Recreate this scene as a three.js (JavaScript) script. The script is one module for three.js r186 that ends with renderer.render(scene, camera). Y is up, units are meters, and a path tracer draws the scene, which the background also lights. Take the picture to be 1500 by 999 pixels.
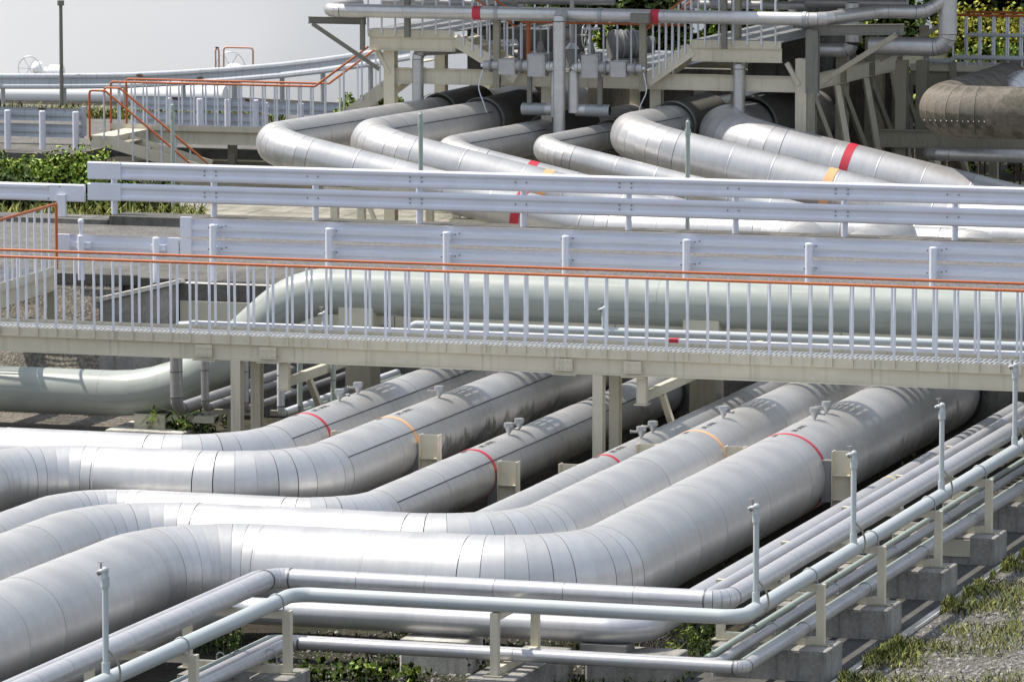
import * as THREE from 'three';
import { mergeGeometries } from 'three/addons/utils/BufferGeometryUtils.js';

// ───────────────────────── camera, sky, sun, exposure ─────────────────────────
const W = 1500, H = 999, F = 7950, CX = 750, CY = 499.5, YH = -450, XB = 3300, CAMH = 12.3;
const PITCH = Math.atan((CY - YH) / F), YAW = Math.atan((XB - CX) * Math.cos(PITCH) / F);
const scene = new THREE.Scene();
const camera = new THREE.PerspectiveCamera(2 * Math.atan(H / 2 / F) * 180 / Math.PI, W / H, 1, 3000);
camera.position.set(0, CAMH, 0);
const FW = new THREE.Vector3(-Math.sin(YAW) * Math.cos(PITCH), -Math.sin(PITCH), -Math.cos(YAW) * Math.cos(PITCH));
camera.lookAt(camera.position.clone().add(FW));
const renderer = new THREE.WebGLRenderer({ antialias: true });
renderer.toneMapping = THREE.LinearToneMapping;
renderer.toneMappingExposure = 1.2;
renderer.shadowMap.enabled = true;
const SUND = new THREE.Vector3(-0.64, 1, -0.03).normalize();
{ // hazy summer sky: pale blue overhead, whitish towards the horizon, broad glow round the sun, thin cloud
  const w = 512, h = 256, d = new Float32Array(w * h * 4);
  const hash = (x, y) => { const s = Math.sin(x * 127.1 + y * 311.7) * 43758.5453; return s - Math.floor(s); };
  const vnz = (x, y) => { const xi = Math.floor(x), yi = Math.floor(y), u = x - xi, v = y - yi, a = u * u * (3 - 2 * u), b = v * v * (3 - 2 * v); return (hash(xi, yi) * (1 - a) + hash(xi + 1, yi) * a) * (1 - b) + (hash(xi, yi + 1) * (1 - a) + hash(xi + 1, yi + 1) * a) * b; };
  for (let j = 0; j < h; j++) for (let i = 0; i < w; i++) {
    const th = (j + .5) / h * Math.PI - Math.PI / 2, ph = ((i + .5) / w - .5) * Math.PI * 2, y = Math.sin(th), x = Math.cos(th) * Math.cos(ph), z = Math.cos(th) * Math.sin(ph);
    const up = Math.max(0, y), t = Math.pow(1 - up, 3), ct = x * SUND.x + y * SUND.y + z * SUND.z, glow = Math.pow(Math.max(0, ct), 8) * .45;
    let c = 0; if (y > .03) { const q = 1.6 / (y + .25); let a = .5, X = x * q * 2 + 9, Y = z * q * 2 + 4; for (let o = 0; o < 4; o++) { c += a * vnz(X, Y); X *= 2.1; Y *= 2.1; a *= .5; } c = Math.max(0, c - .46) * 1.5; }
    const k = (j * w + i) * 4, f = y < 0 ? .3 : .95;
    d[k] = (.43 * (1 - t) + .80 * t + glow + c * .55) * f; d[k + 1] = (.52 * (1 - t) + .84 * t + glow * .97 + c * .52) * f; d[k + 2] = (.68 * (1 - t) + .87 * t + glow * .92 + c * .46) * f; d[k + 3] = 1;
  }
  const t = new THREE.DataTexture(d, w, h, THREE.RGBAFormat, THREE.FloatType); t.mapping = THREE.EquirectangularReflectionMapping; t.magFilter = t.minFilter = THREE.LinearFilter; t.wrapS = THREE.RepeatWrapping; t.needsUpdate = true;
  scene.background = t; scene.environment = t;
}
const sun = new THREE.DirectionalLight(0xfff6ea, 5);
sun.name = 'sun';
sun.position.copy(SUND).multiplyScalar(150).add(new THREE.Vector3(-28, 0, -95));
sun.target.position.set(-28, 0, -95);
sun.castShadow = true;
{ const c = sun.shadow.camera; c.left = -60; c.right = 60; c.top = 60; c.bottom = -60; c.far = 400; sun.shadow.mapSize.set(2048, 2048); }
scene.add(sun, sun.target);

// ───────────────────────── helpers ─────────────────────────
const V = (x, y, z) => new THREE.Vector3(x, y, z);
const RT = new THREE.Vector3().crossVectors(FW, V(0, 1, 0)).normalize(), UP = new THREE.Vector3().crossVectors(RT, FW);
const ray = (px, py) => FW.clone().multiplyScalar(F).addScaledVector(RT, px - CX).addScaledVector(UP, CY - py);
const onZ = (px, py, z) => { const d = ray(px, py); return V(0, CAMH, 0).addScaledVector(d, z / d.z); };
const onY = (px, py, y) => { const d = ray(px, py); return V(0, CAMH, 0).addScaledVector(d, (y - CAMH) / d.y); };
let seed = 20240607;
const rnd = () => { seed |= 0; seed = seed + 0x6D2B79F5 | 0; let t = Math.imul(seed ^ seed >>> 15, 1 | seed); t = t + Math.imul(t ^ t >>> 7, 61 | t) ^ t; return ((t ^ t >>> 14) >>> 0) / 4294967296; };
const rr = (a, b) => a + (b - a) * rnd();
const pick = a => a[Math.floor(rnd() * a.length)];

// tileable value noise
const NT = (() => { const a = new Float32Array(65536); for (let i = 0; i < 65536; i++) a[i] = rnd(); return a; })();
const vn = (x, y, p, s = 0) => {
  const xi = Math.floor(x), yi = Math.floor(y), fx = x - xi, fy = y - yi, u = fx * fx * (3 - 2 * fx), v = fy * fy * (3 - 2 * fy);
  const m = (a, b) => NT[((((a % p) + p) % p) * 251 + (((b % p) + p) % p) * 17 + s * 7919) & 65535];
  return (m(xi, yi) * (1 - u) + m(xi + 1, yi) * u) * (1 - v) + (m(xi, yi + 1) * (1 - u) + m(xi + 1, yi + 1) * u) * v;
};
const fbm = (x, y, p, o, s = 0) => { let t = 0, a = .5, n = 0; for (let i = 0; i < o; i++) { t += a * vn(x, y, p, s + i); n += a; x *= 2; y *= 2; p *= 2; a *= .5; } return t / n; };
const cl = v => Math.max(0, Math.min(255, v));
function tex(size, fn, srgb, rep = 1) {
  const d = new Uint8Array(size * size * 4);
  for (let j = 0; j < size; j++) for (let i = 0; i < size; i++) {
    const c = fn(i / size, j / size), k = (j * size + i) * 4;
    d[k] = cl(c[0]); d[k + 1] = cl(c[1]); d[k + 2] = cl(c[2]); d[k + 3] = 255;
  }
  const t = new THREE.DataTexture(d, size, size); t.wrapS = t.wrapT = THREE.RepeatWrapping;
  t.magFilter = THREE.LinearFilter; t.minFilter = THREE.LinearMipmapLinearFilter; t.generateMipmaps = true;
  if (srgb) t.colorSpace = THREE.SRGBColorSpace;
  t.repeat.set(1 / rep, 1 / rep); t.needsUpdate = true; return t;
}
const g1 = v => [v, v, v];
const std = o => new THREE.MeshStandardMaterial(o);
const lin = (r, g, b) => new THREE.Color().setRGB(r, g, b);

// ───────────────────────── materials ─────────────────────────
// weathered aluminium cladding: dust blotches, runs down the circumference (u), fine grain
const tClad = tex(512, (u, v) => { const b = fbm(u * 4, v * 4, 4, 5, 1), f = fbm(u * 64, v * 64, 64, 2, 9), s = fbm(u * 3, v * 40, 40, 3, 5); const q = 237 + (b - .5) * 32 + (f - .5) * 9 + (s - .5) * 14; return [q, q - 1, q - 2 - (b - .5) * 5]; }, true, 2.6);
const tCladR = tex(512, (u, v) => { const b = fbm(u * 5, v * 5, 5, 4, 3), f = fbm(u * 48, v * 48, 48, 2, 6), s = fbm(u * 3, v * 30, 30, 3, 8); return g1(186 + (b - .5) * 40 + (f - .5) * 12 + (s - .5) * 18); }, false, 2.6);
const tDent = tex(256, (u, v) => g1(128 + (fbm(u * 4, v * 4, 4, 3, 21) - .5) * 200), false, 1.7);
const clad = [];
for (const [k, ro] of [[.66, .46], [.64, .48], [.68, .44], [.62, .50], [.655, .47]]) clad.push(std({ color: lin(k * .995, k * .997, k), map: tClad, metalness: .66, roughness: ro + .12, roughnessMap: tCladR, bumpMap: tDent, bumpScale: .003 }));
const cladOld = clad;
const mCore = std({ color: lin(.05, .048, .045), roughness: .95 });
const tPaint = tex(256, (u, v) => { const b = fbm(u * 5, v * 5, 5, 4, 31), f = fbm(u * 40, v * 40, 40, 2, 32); const q = 240 + (b - .5) * 12 + (f - .5) * 6; return [q, q, q - 2]; }, true, 1.3);
const tRust = tex(512, (u, v) => { const b = fbm(u * 6, v * 6, 6, 5, 41), s = fbm(u * 40, v * 4, 40, 3, 44); let q = 236 + (fbm(u * 30, v * 30, 30, 2, 42) - .5) * 12 - Math.max(0, s - .58) * 90; if (b > .765) { const k = Math.min(1, (b - .765) * 12); return [q * (1 - k) + 120 * k, q * (1 - k) + 84 * k, q * (1 - k) + 62 * k]; } return [q, q - 2, q - 6]; }, true, 2.1);
const tSoft = tex(512, (u, v) => { const b = fbm(u * 6, v * 6, 6, 5, 101), s = fbm(u * 44, v * 3, 44, 3, 104), f = fbm(u * 30, v * 30, 30, 2, 102); let q = 240 + (fbm(u * 4, v * 4, 4, 4, 105) - .5) * 26 + (f - .5) * 8 - Math.max(0, s - .6) * 70; q -= Math.max(0, b - .6) * 40; return [q, q - 1, q - 4]; }, true, 3.1);
const paint = (c, ro = .5, t = tPaint) => std({ color: new THREE.Color(c), map: t, roughness: ro });
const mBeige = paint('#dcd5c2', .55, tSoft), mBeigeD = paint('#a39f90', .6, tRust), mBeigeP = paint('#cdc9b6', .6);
const mGuard = paint('#e2e5f3', .42), mGuardOld = paint('#bcc4d0', .55, tRust), mGal = std({ color: lin(.42, .44, .46), map: tPaint, metalness: .55, roughness: .5 });
const mWhiteTube = paint('#e3e6f0', .42), mOrange = paint('#bb6431', .4);
const mGreen = paint('#abb2ae', .32, tSoft), mGreenL = paint('#bcc3c7', .34), mGreenG = paint('#a3afa9', .4);
const mSilver = std({ color: lin(.58, .59, .62), map: tClad, metalness: .45, roughness: .52, roughnessMap: tCladR });
const mSilverD = std({ color: lin(.46, .46, .47), map: tClad, metalness: .45, roughness: .58, roughnessMap: tCladR });
const mDark = std({ color: lin(.05, .05, .052), roughness: .7 }), mBolt = std({ color: lin(.16, .16, .17), metalness: .6, roughness: .5 });
const mSteelDark = paint('#7d7d76', .6, tRust), mIron = std({ color: lin(.25, .25, .25), metalness: .5, roughness: .5 });
const mRed = paint('#c63347', .5), mAmber = paint('#f0b683', .5), mYellow = paint('#e6d9a0', .5), mStencil = std({ color: lin(.09, .09, .08), roughness: .8 });
const tConc = tex(512, (u, v) => { const b = fbm(u * 5, v * 5, 5, 5, 51), f = fbm(u * 60, v * 60, 60, 2, 52), s = fbm(u * 36, v * 2, 36, 4, 53); const q = 190 + (b - .5) * 90 + (f - .5) * 34 - Math.max(0, s - .5) * 110; return [q, q - 3, q - 9]; }, true, 2.4);
const tGrain = tex(256, (u, v) => g1(128 + (fbm(u * 40, v * 40, 40, 3, 61) - .5) * 220), false, .8);
const conc = (k, b = 1) => std({ color: lin(k, k, k * b), map: tConc, roughness: .92, bumpMap: tGrain, bumpScale: .006 });
const mConc = conc(.5), mConcD = conc(.30), mConcOld = conc(.22, .96), mConcLight = conc(.98, .97);
const tAsph = tex(512, (u, v) => { const b = fbm(u * 5, v * 5, 5, 4, 71), f = fbm(u * 90, v * 90, 90, 2, 72); const q = 175 + (b - .5) * 50 + (f - .5) * 110; return [q, q - 2, q - 5]; }, true, 3);
const mAsph = std({ color: lin(.30, .295, .285), map: tAsph, roughness: .95, bumpMap: tGrain, bumpScale: .008 });
const tSoil = tex(512, (u, v) => { const b = fbm(u * 6, v * 6, 6, 5, 81), f = fbm(u * 70, v * 70, 70, 3, 82), gq = fbm(u * 9, v * 9, 9, 4, 83); const q = 150 + (b - .5) * 120 + (f - .5) * 130; const k = gq > .55 ? 1 : 0; return [q - k * 18, q - 8 + k * 2, q - 24 - k * 20]; }, true, 3.2);
const mSoil = std({ color: lin(.11, .1, .085), map: tSoil, roughness: 1, bumpMap: tGrain, bumpScale: .03 });
const mSlope = std({ color: lin(.40, .37, .32), map: tAsph, roughness: 1, bumpMap: tGrain, bumpScale: .03 });
const leafM = (r, g, b) => new THREE.MeshPhysicalMaterial({ color: lin(r, g, b), roughness: .75, transmission: .25, thickness: 0, side: THREE.DoubleSide, vertexColors: true });
const mLeaf = leafM(.33, .48, .08), mLeafD = leafM(.14, .22, .055), mLeafY = leafM(.52, .55, .08), mGrass = leafM(.35, .39, .11), mDry = leafM(.42, .36, .24);
const mTank = std({ color: lin(.9, .905, .91), roughness: .7 });
const mGlassy = std({ color: lin(.7, .72, .74), metalness: .8, roughness: .35 });

// ───────────────────────── object bookkeeping ─────────────────────────
const used = {};
function numbered(n) { const k = used[n] = (used[n] ?? -1) + 1; return k ? n + '_' + String(k).padStart(3, '0') : n; }
const tops = [];
function thing(name, label, category, group) {
  const o = new THREE.Group(); o.name = numbered(name); o.userData = { label, category };
  if (group) o.userData.group = group;
  scene.add(o); tops.push(o); return o;
}
function part(name, geo, mat, parent, kind) {
  const g = Array.isArray(geo) ? merge(geo) : geo;
  const m = new THREE.Mesh(g, mat); m.name = name; m.castShadow = m.receiveShadow = true; parent.add(m);
  if (kind) m.userData.kind = kind; return m;
}
function single(name, geo, mat, label, category, group) {
  const m = new THREE.Mesh(Array.isArray(geo) ? merge(geo) : geo, mat); m.name = numbered(name); m.castShadow = m.receiveShadow = true;
  m.userData = { label, category }; if (group) m.userData.group = group; scene.add(m); return m;
}
function struct(name, geo, mat) { const m = new THREE.Mesh(Array.isArray(geo) ? merge(geo) : geo, mat); m.name = numbered(name); m.receiveShadow = m.castShadow = true; m.userData.kind = 'structure'; scene.add(m); return m; }
function copy(o, x, y, z, label) { const c = o.clone(); c.name = numbered(o.name.replace(/_\d{3}$/, '')); c.userData = { ...o.userData }; if (label) c.userData.label = label; c.position.set(x, y, z); scene.add(c); return c; }
function merge(list) {
  return mergeGeometries(list.map(g => { const n = g.index ? g.toNonIndexed() : g; for (const k of Object.keys(n.attributes)) if (!['position', 'normal', 'uv'].includes(k)) n.deleteAttribute(k); return n; }));
}
function planar(g) { // uv in metres from the dominant normal
  g = g.index ? g.toNonIndexed() : g; const p = g.attributes.position, n = g.attributes.normal, uv = new Float32Array(p.count * 2);
  for (let i = 0; i < p.count; i++) {
    const ax = Math.abs(n.getX(i)), ay = Math.abs(n.getY(i)), az = Math.abs(n.getZ(i));
    const a = ax > ay && ax > az ? [p.getZ(i), p.getY(i)] : ay > az ? [p.getX(i), p.getZ(i)] : [p.getX(i), p.getY(i)];
    uv[2 * i] = a[0]; uv[2 * i + 1] = a[1];
  }
  g.setAttribute('uv', new THREE.BufferAttribute(uv, 2)); return g;
}
const box = (x0, x1, y0, y1, z0, z1) => { const g = new THREE.BoxGeometry(Math.abs(x1 - x0), Math.abs(y1 - y0), Math.abs(z1 - z0)); g.translate((x0 + x1) / 2, (y0 + y1) / 2, (z0 + z1) / 2); return planar(g); };
// box with chamfered vertical and top edges
function chamfer(x0, x1, y0, y1, z0, z1, c = .02) {
  const s = new THREE.Shape([V(x0 + c, z0), V(x1 - c, z0), V(x1, z0 + c), V(x1, z1 - c), V(x1 - c, z1), V(x0 + c, z1), V(x0, z1 - c), V(x0, z0 + c)].map(v => new THREE.Vector2(v.x, v.y)));
  const g = new THREE.ExtrudeGeometry(s, { depth: y1 - y0 - c, bevelEnabled: true, bevelSize: 0, bevelThickness: .0001, bevelSegments: 1 });
  const t = new THREE.ExtrudeGeometry(new THREE.Shape([[x0 + c, z0 + c], [x1 - c, z0 + c], [x1 - c, z1 - c], [x0 + c, z1 - c]].map(q => new THREE.Vector2(...q))), { depth: c * .6, bevelEnabled: true, bevelSize: c * .7, bevelThickness: c * .4, bevelSegments: 1 });
  t.translate(0, 0, y1 - y0 - c);
  const m = merge([g, t]); m.applyMatrix4(new THREE.Matrix4().makeBasis(V(1, 0, 0), V(0, 0, 1), V(0, 1, 0))); m.translate(0, y0, 0);
  flip(m); m.computeVertexNormals(); return planar(m);
}
function flip(g) { const p = g.attributes.position; for (let i = 0; i < p.count; i += 3) { const a = [p.getX(i + 1), p.getY(i + 1), p.getZ(i + 1)]; p.setXYZ(i + 1, p.getX(i + 2), p.getY(i + 2), p.getZ(i + 2)); p.setXYZ(i + 2, ...a); } }
function basisFor(a, b, up = V(0, 1, 0)) { const w = b.clone().sub(a).normalize(); if (Math.abs(w.dot(up)) > .98) up = V(0, 0, 1); const u = new THREE.Vector3().crossVectors(up, w).normalize(); const v = new THREE.Vector3().crossVectors(w, u); return [u, v, w]; }
function prof(pts, a, b, up) { // extrude closed profile [u,v] from a to b
  const g = new THREE.ExtrudeGeometry(new THREE.Shape(pts.map(p => new THREE.Vector2(p[0], p[1]))), { depth: a.distanceTo(b), bevelEnabled: false });
  const [u, v, w] = basisFor(a, b, up); g.applyMatrix4(new THREE.Matrix4().makeBasis(u, v, w).setPosition(a)); return planar(g);
}
const rect = (w, h) => [[-w / 2, -h / 2], [w / 2, -h / 2], [w / 2, h / 2], [-w / 2, h / 2]];
const hsec = (w, h, t = .012, f = .016) => [[-w / 2, -h / 2], [w / 2, -h / 2], [w / 2, -h / 2 + f], [t / 2, -h / 2 + f], [t / 2, h / 2 - f], [w / 2, h / 2 - f], [w / 2, h / 2], [-w / 2, h / 2], [-w / 2, h / 2 - f], [-t / 2, h / 2 - f], [-t / 2, -h / 2 + f], [-w / 2, -h / 2 + f]];
const csec = (w, h, t = .01) => [[-w / 2, -h / 2], [w / 2, -h / 2], [w / 2, -h / 2 + t], [-w / 2 + t, -h / 2 + t], [-w / 2 + t, h / 2 - t], [w / 2, h / 2 - t], [w / 2, h / 2], [-w / 2, h / 2]];
const lsec = (w, h, t = .01) => [[-w / 2, -h / 2], [w / 2, -h / 2], [w / 2, -h / 2 + t], [-w / 2 + t, -h / 2 + t], [-w / 2 + t, h / 2], [-w / 2, h / 2]];
const bar = (a, b, w, h, up) => prof(rect(w, h), a, b, up);
function cyl(a, b, r, o = {}) {
  const L = a.distanceTo(b), g = new THREE.CylinderGeometry(o.r1 ?? r, r, L, o.seg ?? 16, 1, o.open ?? false);
  const uv = g.attributes.uv; for (let i = 0; i < uv.count; i++) uv.setXY(i, uv.getX(i) * 6.283 * r, uv.getY(i) * L);
  g.applyQuaternion(new THREE.Quaternion().setFromUnitVectors(V(0, 1, 0), b.clone().sub(a).normalize())); g.translate(...a.clone().add(b).multiplyScalar(.5).toArray()); return g;
}
const ball = (p, r, s = 12) => { const g = new THREE.SphereGeometry(r, s, Math.max(6, s / 2 | 0)); g.translate(p.x, p.y, p.z); return g; };

// pipe paths: polyline with rounded corners → list of pieces {c0,d0,c1,d1}
function route(pts, R) {
  const out = []; let prev = pts[0].clone();
  for (let i = 1; i < pts.length - 1; i++) {
    const p = pts[i], d0 = p.clone().sub(pts[i - 1]).normalize(), d1 = pts[i + 1].clone().sub(p).normalize();
    const ang = Math.acos(THREE.MathUtils.clamp(d0.dot(d1), -1, 1)); const rad = Array.isArray(R) ? R[i - 1] : R, t = rad * Math.tan(ang / 2);
    const a = p.clone().addScaledVector(d0, -t), b = p.clone().addScaledVector(d1, t);
    out.push({ k: 's', a: prev, b: a, d: d0 });
    const ax = new THREE.Vector3().crossVectors(d0, d1).normalize(), n = new THREE.Vector3().crossVectors(ax, d0);
    out.push({ k: 'e', a, b, d0, d1, ax, ang, c: a.clone().addScaledVector(n, rad), rad });
    prev = b;
  }
  const e = pts[pts.length - 1]; out.push({ k: 's', a: prev, b: e.clone(), d: e.clone().sub(prev).normalize() }); return out;
}
function frame(d) { const ref = Math.abs(d.y) > .95 ? V(0, 0, 1) : V(0, 1, 0); const u = new THREE.Vector3().crossVectors(d, ref).normalize(); return [u, new THREE.Vector3().crossVectors(u, d)]; }
function sleeve(rings, seg, lip) { // rings: [{c,d,r}], open tube with smooth round normals, optional inward lips
  const pos = [], nor = [], uv = []; let vl = 0;
  const P = (R, i) => { const [u, v] = R.f, a = i / seg * Math.PI * 2; return R.c.clone().addScaledVector(u, Math.cos(a) * R.r).addScaledVector(v, Math.sin(a) * R.r); };
  const put = (p, n, s, t) => { pos.push(p.x, p.y, p.z); nor.push(n.x, n.y, n.z); uv.push(s, t); };
  for (const R of rings) R.f = frame(R.d);
  for (let k = 0; k + 1 < rings.length; k++) {
    const A = rings[k], B = rings[k + 1], w = B.c.clone().sub(A.c), L = w.length() || 1e-6, wn = w.clone().normalize(); const smooth = rings.length > 2 && !rings[0].step, sl = (B.r - A.r) / L;
    for (let i = 0; i < seg; i++) {
      const q = [P(A, i), P(A, i + 1), P(B, i), P(B, i + 1)];
      const nn = (R, j, p) => { const n = p.clone().sub(R.c); if (!smooth) { n.addScaledVector(wn, -n.dot(wn)).normalize().addScaledVector(wn, -sl); } return n.normalize(); };
      const n = [nn(A, i, q[0]), nn(A, i + 1, q[1]), nn(B, i, q[2]), nn(B, i + 1, q[3])]; const s0 = i / seg * 6.283 * A.r, s1 = (i + 1) / seg * 6.283 * A.r;
      put(q[0], n[0], s0, vl); put(q[2], n[2], s0, vl + L); put(q[1], n[1], s1, vl); put(q[1], n[1], s1, vl); put(q[2], n[2], s0, vl + L); put(q[3], n[3], s1, vl + L);
    }
    vl += L;
  }
  if (lip) for (const [R, sg] of [[rings[0], -1], [rings[rings.length - 1], 1]]) {
    const n = R.d.clone().multiplyScalar(sg), I = { ...R, r: R.r - lip };
    for (let i = 0; i < seg; i++) { const a = P(R, i), b = P(R, i + 1), c = P(I, i), d = P(I, i + 1); for (const p of sg < 0 ? [a, b, c, b, d, c] : [a, c, b, b, c, d]) put(p, n, 0, 0); }
  }
  const g = new THREE.BufferGeometry(); g.setAttribute('position', new THREE.Float32BufferAttribute(pos, 3)); g.setAttribute('normal', new THREE.Float32BufferAttribute(nor, 3)); g.setAttribute('uv', new THREE.Float32BufferAttribute(uv, 2)); return g;
}
const atArc = (e, t) => { const q = new THREE.Quaternion().setFromAxisAngle(e.ax, e.ang * t); return { c: e.a.clone().sub(e.c).applyQuaternion(q).add(e.c), d: e.d0.clone().applyQuaternion(q) }; };
// smooth painted tube along a route
function tube(rt, r, seg = 20) { const rings = []; for (const s of rt) { if (s.k === 's') { rings.push({ c: s.a, d: s.d, r }, { c: s.b, d: s.d, r }); } else { const n = Math.max(3, Math.ceil(s.ang * 8)); for (let i = 0; i <= n; i++) rings.push({ ...atArc(s, i / n), r }); } } const f = rings.filter((q, i) => !i || q.c.distanceTo(rings[i - 1].c) > 1e-4); return sleeve(f, seg); }
const capDisc = (c, d, r, seg = 20) => { const g = new THREE.CircleGeometry(r, seg); g.applyQuaternion(new THREE.Quaternion().setFromUnitVectors(V(0, 0, 1), d)); g.translate(c.x, c.y, c.z); return g; };
// insulated pipe: every jacket sheet and every gore of a bend is its own sleeve, with a dark joint between
function jacket(o, rt, r, opt = {}) {
  const seg = opt.seg ?? 44, mats = opt.mats ?? clad, L0 = opt.len ?? 1.0, gores = opt.gores ?? 9, shrink = .018;
  part('insulation_core', tube(rt, r - shrink, 28), mCore, o);
  let joint = 0;
  const gapOf = (big) => big ? rr(.009, .016) : (joint++ % 4 === 0 ? rr(.005, .009) : rr(.0012, .003));
  for (const s of rt) {
    if (s.k === 's') {
      const len = s.a.distanceTo(s.b); if (len < .03) continue; const n = Math.max(1, Math.round(len / L0)); const cuts = [0]; for (let i = 1; i < n; i++) cuts.push((i + rr(-.12, .12)) / n); cuts.push(1);
      for (let i = 0; i < n; i++) {
        const calm = s.d.z < -.9 && s.a.z > -95 ? .15 : 1, g0 = calm * gapOf(i === 0) / 2, g1_ = calm * gapOf(i === n - 1) / 2, rad = r + rr(-.003, .003);
        const A = s.a.clone().addScaledVector(s.d, cuts[i] * len + g0), B = s.a.clone().addScaledVector(s.d, cuts[i + 1] * len - g1_);
        const bd = r > .2 ? [{ c: A, d: s.d, r: rad + .0025, step: 1 }, { c: A.clone().addScaledVector(s.d, .02), d: s.d, r: rad + .0025 }, { c: A.clone().addScaledVector(s.d, .03), d: s.d, r: rad }] : [{ c: A, d: s.d, r: rad }];
        part('jacket_sheet', sleeve([...bd, { c: B, d: s.d, r: rad }], seg, shrink), pick(mats), o);
      }
    } else {
      const n = Math.max(2, Math.round(gores * s.ang / (Math.PI / 2)));
      for (let i = 0; i < n; i++) {
        const gp = gapOf(i % 4 === 0) / 2 / (s.rad * s.ang), A = atArc(s, i / n + gp), B = atArc(s, (i + 1) / n - gp), rad = r + rr(-.004, .004);
        part('bend_gore', sleeve([{ ...A, r: rad }, { ...B, r: rad }], seg, shrink), pick(mats), o);
      }
    }
  }
}
const ring = (c, d, r, w, t = .004) => sleeve([{ c: c.clone().addScaledVector(d, -w / 2), d, r: r + t }, { c: c.clone().addScaledVector(d, w / 2), d, r: r + t }], 44, t + .002);
function seamLine(a, b, r, ang, w = .018) { // raised lap along a straight run
  const d = b.clone().sub(a).normalize(), [u, v] = frame(d), n = u.clone().multiplyScalar(Math.cos(ang)).addScaledVector(v, Math.sin(ang)); return bar(a.clone().addScaledVector(n, r + .003), b.clone().addScaledVector(n, r + .003), .014, w, n.clone().cross(d).normalize());
}

// ───────────────────────── ground, road bank, walls ─────────────────────────
const sheet = (x0, x1, z0, z1, y) => { const g = new THREE.PlaneGeometry(Math.abs(x1 - x0), Math.abs(z1 - z0), 1, 1); g.rotateX(-Math.PI / 2); g.translate((x0 + x1) / 2, y, (z0 + z1) / 2); return planar(g); };
struct('ground', sheet(-500, 300, 60, -900, 0), mSoil);
struct('plant_floor', sheet(-64, -4, -92, -127, .006), conc(.5, .9));
// road on a concrete box culvert; the pipes pass through its face
const ZW = -86.5, ZR = -99.6, YR = 2.24, YQ = 1.92; // the road falls a little towards its far kerb
const tilt = (x0, x1, z0, z1, lift) => { const yy = z => YR + (YQ - YR) * (z - ZW) / (-98.7 - ZW) + lift, g = new THREE.BufferGeometry(); g.setAttribute('position', new THREE.Float32BufferAttribute([x0, yy(z0), z0, x1, yy(z0), z0, x1, yy(z1), z1, x0, yy(z0), z0, x1, yy(z1), z1, x0, yy(z1), z1], 3)); g.computeVertexNormals(); g.setAttribute('uv', new THREE.Float32BufferAttribute(new Float32Array(12), 2)); return planar(g); };
struct('culvert', [box(-33.55, 40, 0, YQ - .02, ZW, ZR), box(-120, -33.55, 0, YQ - .02, ZW - .7, ZR), box(-33.55, 40, YQ - .02, YR - .004, ZW, ZW - 3), box(-120, -33.55, YQ - .02, YR - .03, ZW - .7, ZW - 3)], mConcOld);
struct('road', [tilt(-120, -33.5, ZW - .72, -98.72, .004), tilt(-33.5, 40, -89.6, -98.72, .004)], mAsph);
struct('concrete_apron', [tilt(-33.5, 40, ZW - .01, -89.6, .003)], mConcLight);
struct('road_kerb', [box(-39.75, 40, YQ - .1, YQ + .18, -98.7, ZR - .002)], mConcOld);
struct('road_kerb', [box(-120, -39.8, YQ - .1, YQ + .1, -98.7, ZR - .002)], mConcD);
struct('road_kerb', [box(-120, -34.6, YR - .14, YR + .03, ZW - .62, ZW - .82)], mConcOld);
// earth bank left of the culvert, falling steeply from the road edge to the yard
{
  const g = new THREE.PlaneGeometry(60, 1, 160, 24), p = g.attributes.position;
  for (let i = 0; i < p.count; i++) { const x = p.getX(i) - 64.85, t = .5 - p.getY(i), n = fbm(x * 1.3 + 90, t * 5, 4096, 4, 3) - .5; p.setXYZ(i, x, 2.16 * (1 - t) + n * .14 * Math.sin(t * 3.14), -87.2 + t * 1.7 + n * .16 * Math.sin(t * 3.14)); }
  g.computeVertexNormals(); const q = g.attributes.uv; for (let i = 0; i < q.count; i++) q.setXY(i, p.getX(i), p.getY(i) * 1.2);
  struct('earth_bank', g, mSlope);
}
{ // wing wall with a sloping coping where the culvert meets the bank
  const o = thing('coping_wall', 'short concrete wing wall with pale sloping coping between earth bank and culvert', 'wall');
  const f = new THREE.Shape([[-34.88, 0], [-33.56, 0], [-33.56, 2.22], [-34.88, 1.9]].map(q => new THREE.Vector2(...q))); const g = new THREE.ExtrudeGeometry(f, { depth: .5, bevelEnabled: false }); g.translate(0, 0, -86.6);
  part('wall', planar(g), mConc, o);
  part('coping', prof(rect(.6, .07), V(-34.93, 1.94, -86.33), V(-33.5, 2.285, -86.33)), mConcLight, o);
}
// beige steel panels on the culvert face
{
  const o = thing('panel_screen', 'row of flat beige steel panels fixed along the culvert face', 'screen');
  for (let i = 0; i < 10; i++) part('panel', box(-33.5 + i * 1.95, -33.5 + i * 1.95 + 1.935, 1.5, 1.95, ZW + .06, ZW + .10), mBeigeP, o);
  part('rail', box(-33.5, -14.1, 1.45, 1.49, ZW + .005, ZW + .1), mBeigeD, o);
}
// drain edging and strip right of the rack
struct('edging', box(-16.46, -16.36, 0, .045, -40, -82), mConcLight);
struct('path', sheet(-18.6, -16.46, -55, -82, .007), conc(.13));
struct('yard_paving', sheet(-60, -33.2, -74, -86.2, .006), mSlope);

struct('gravel_bed', sheet(-16.36, -2, -40, -86, .004), std({ color: lin(.25, .24, .22), map: tAsph, roughness: 1, bumpMap: tGrain, bumpScale: .02 }));

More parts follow.
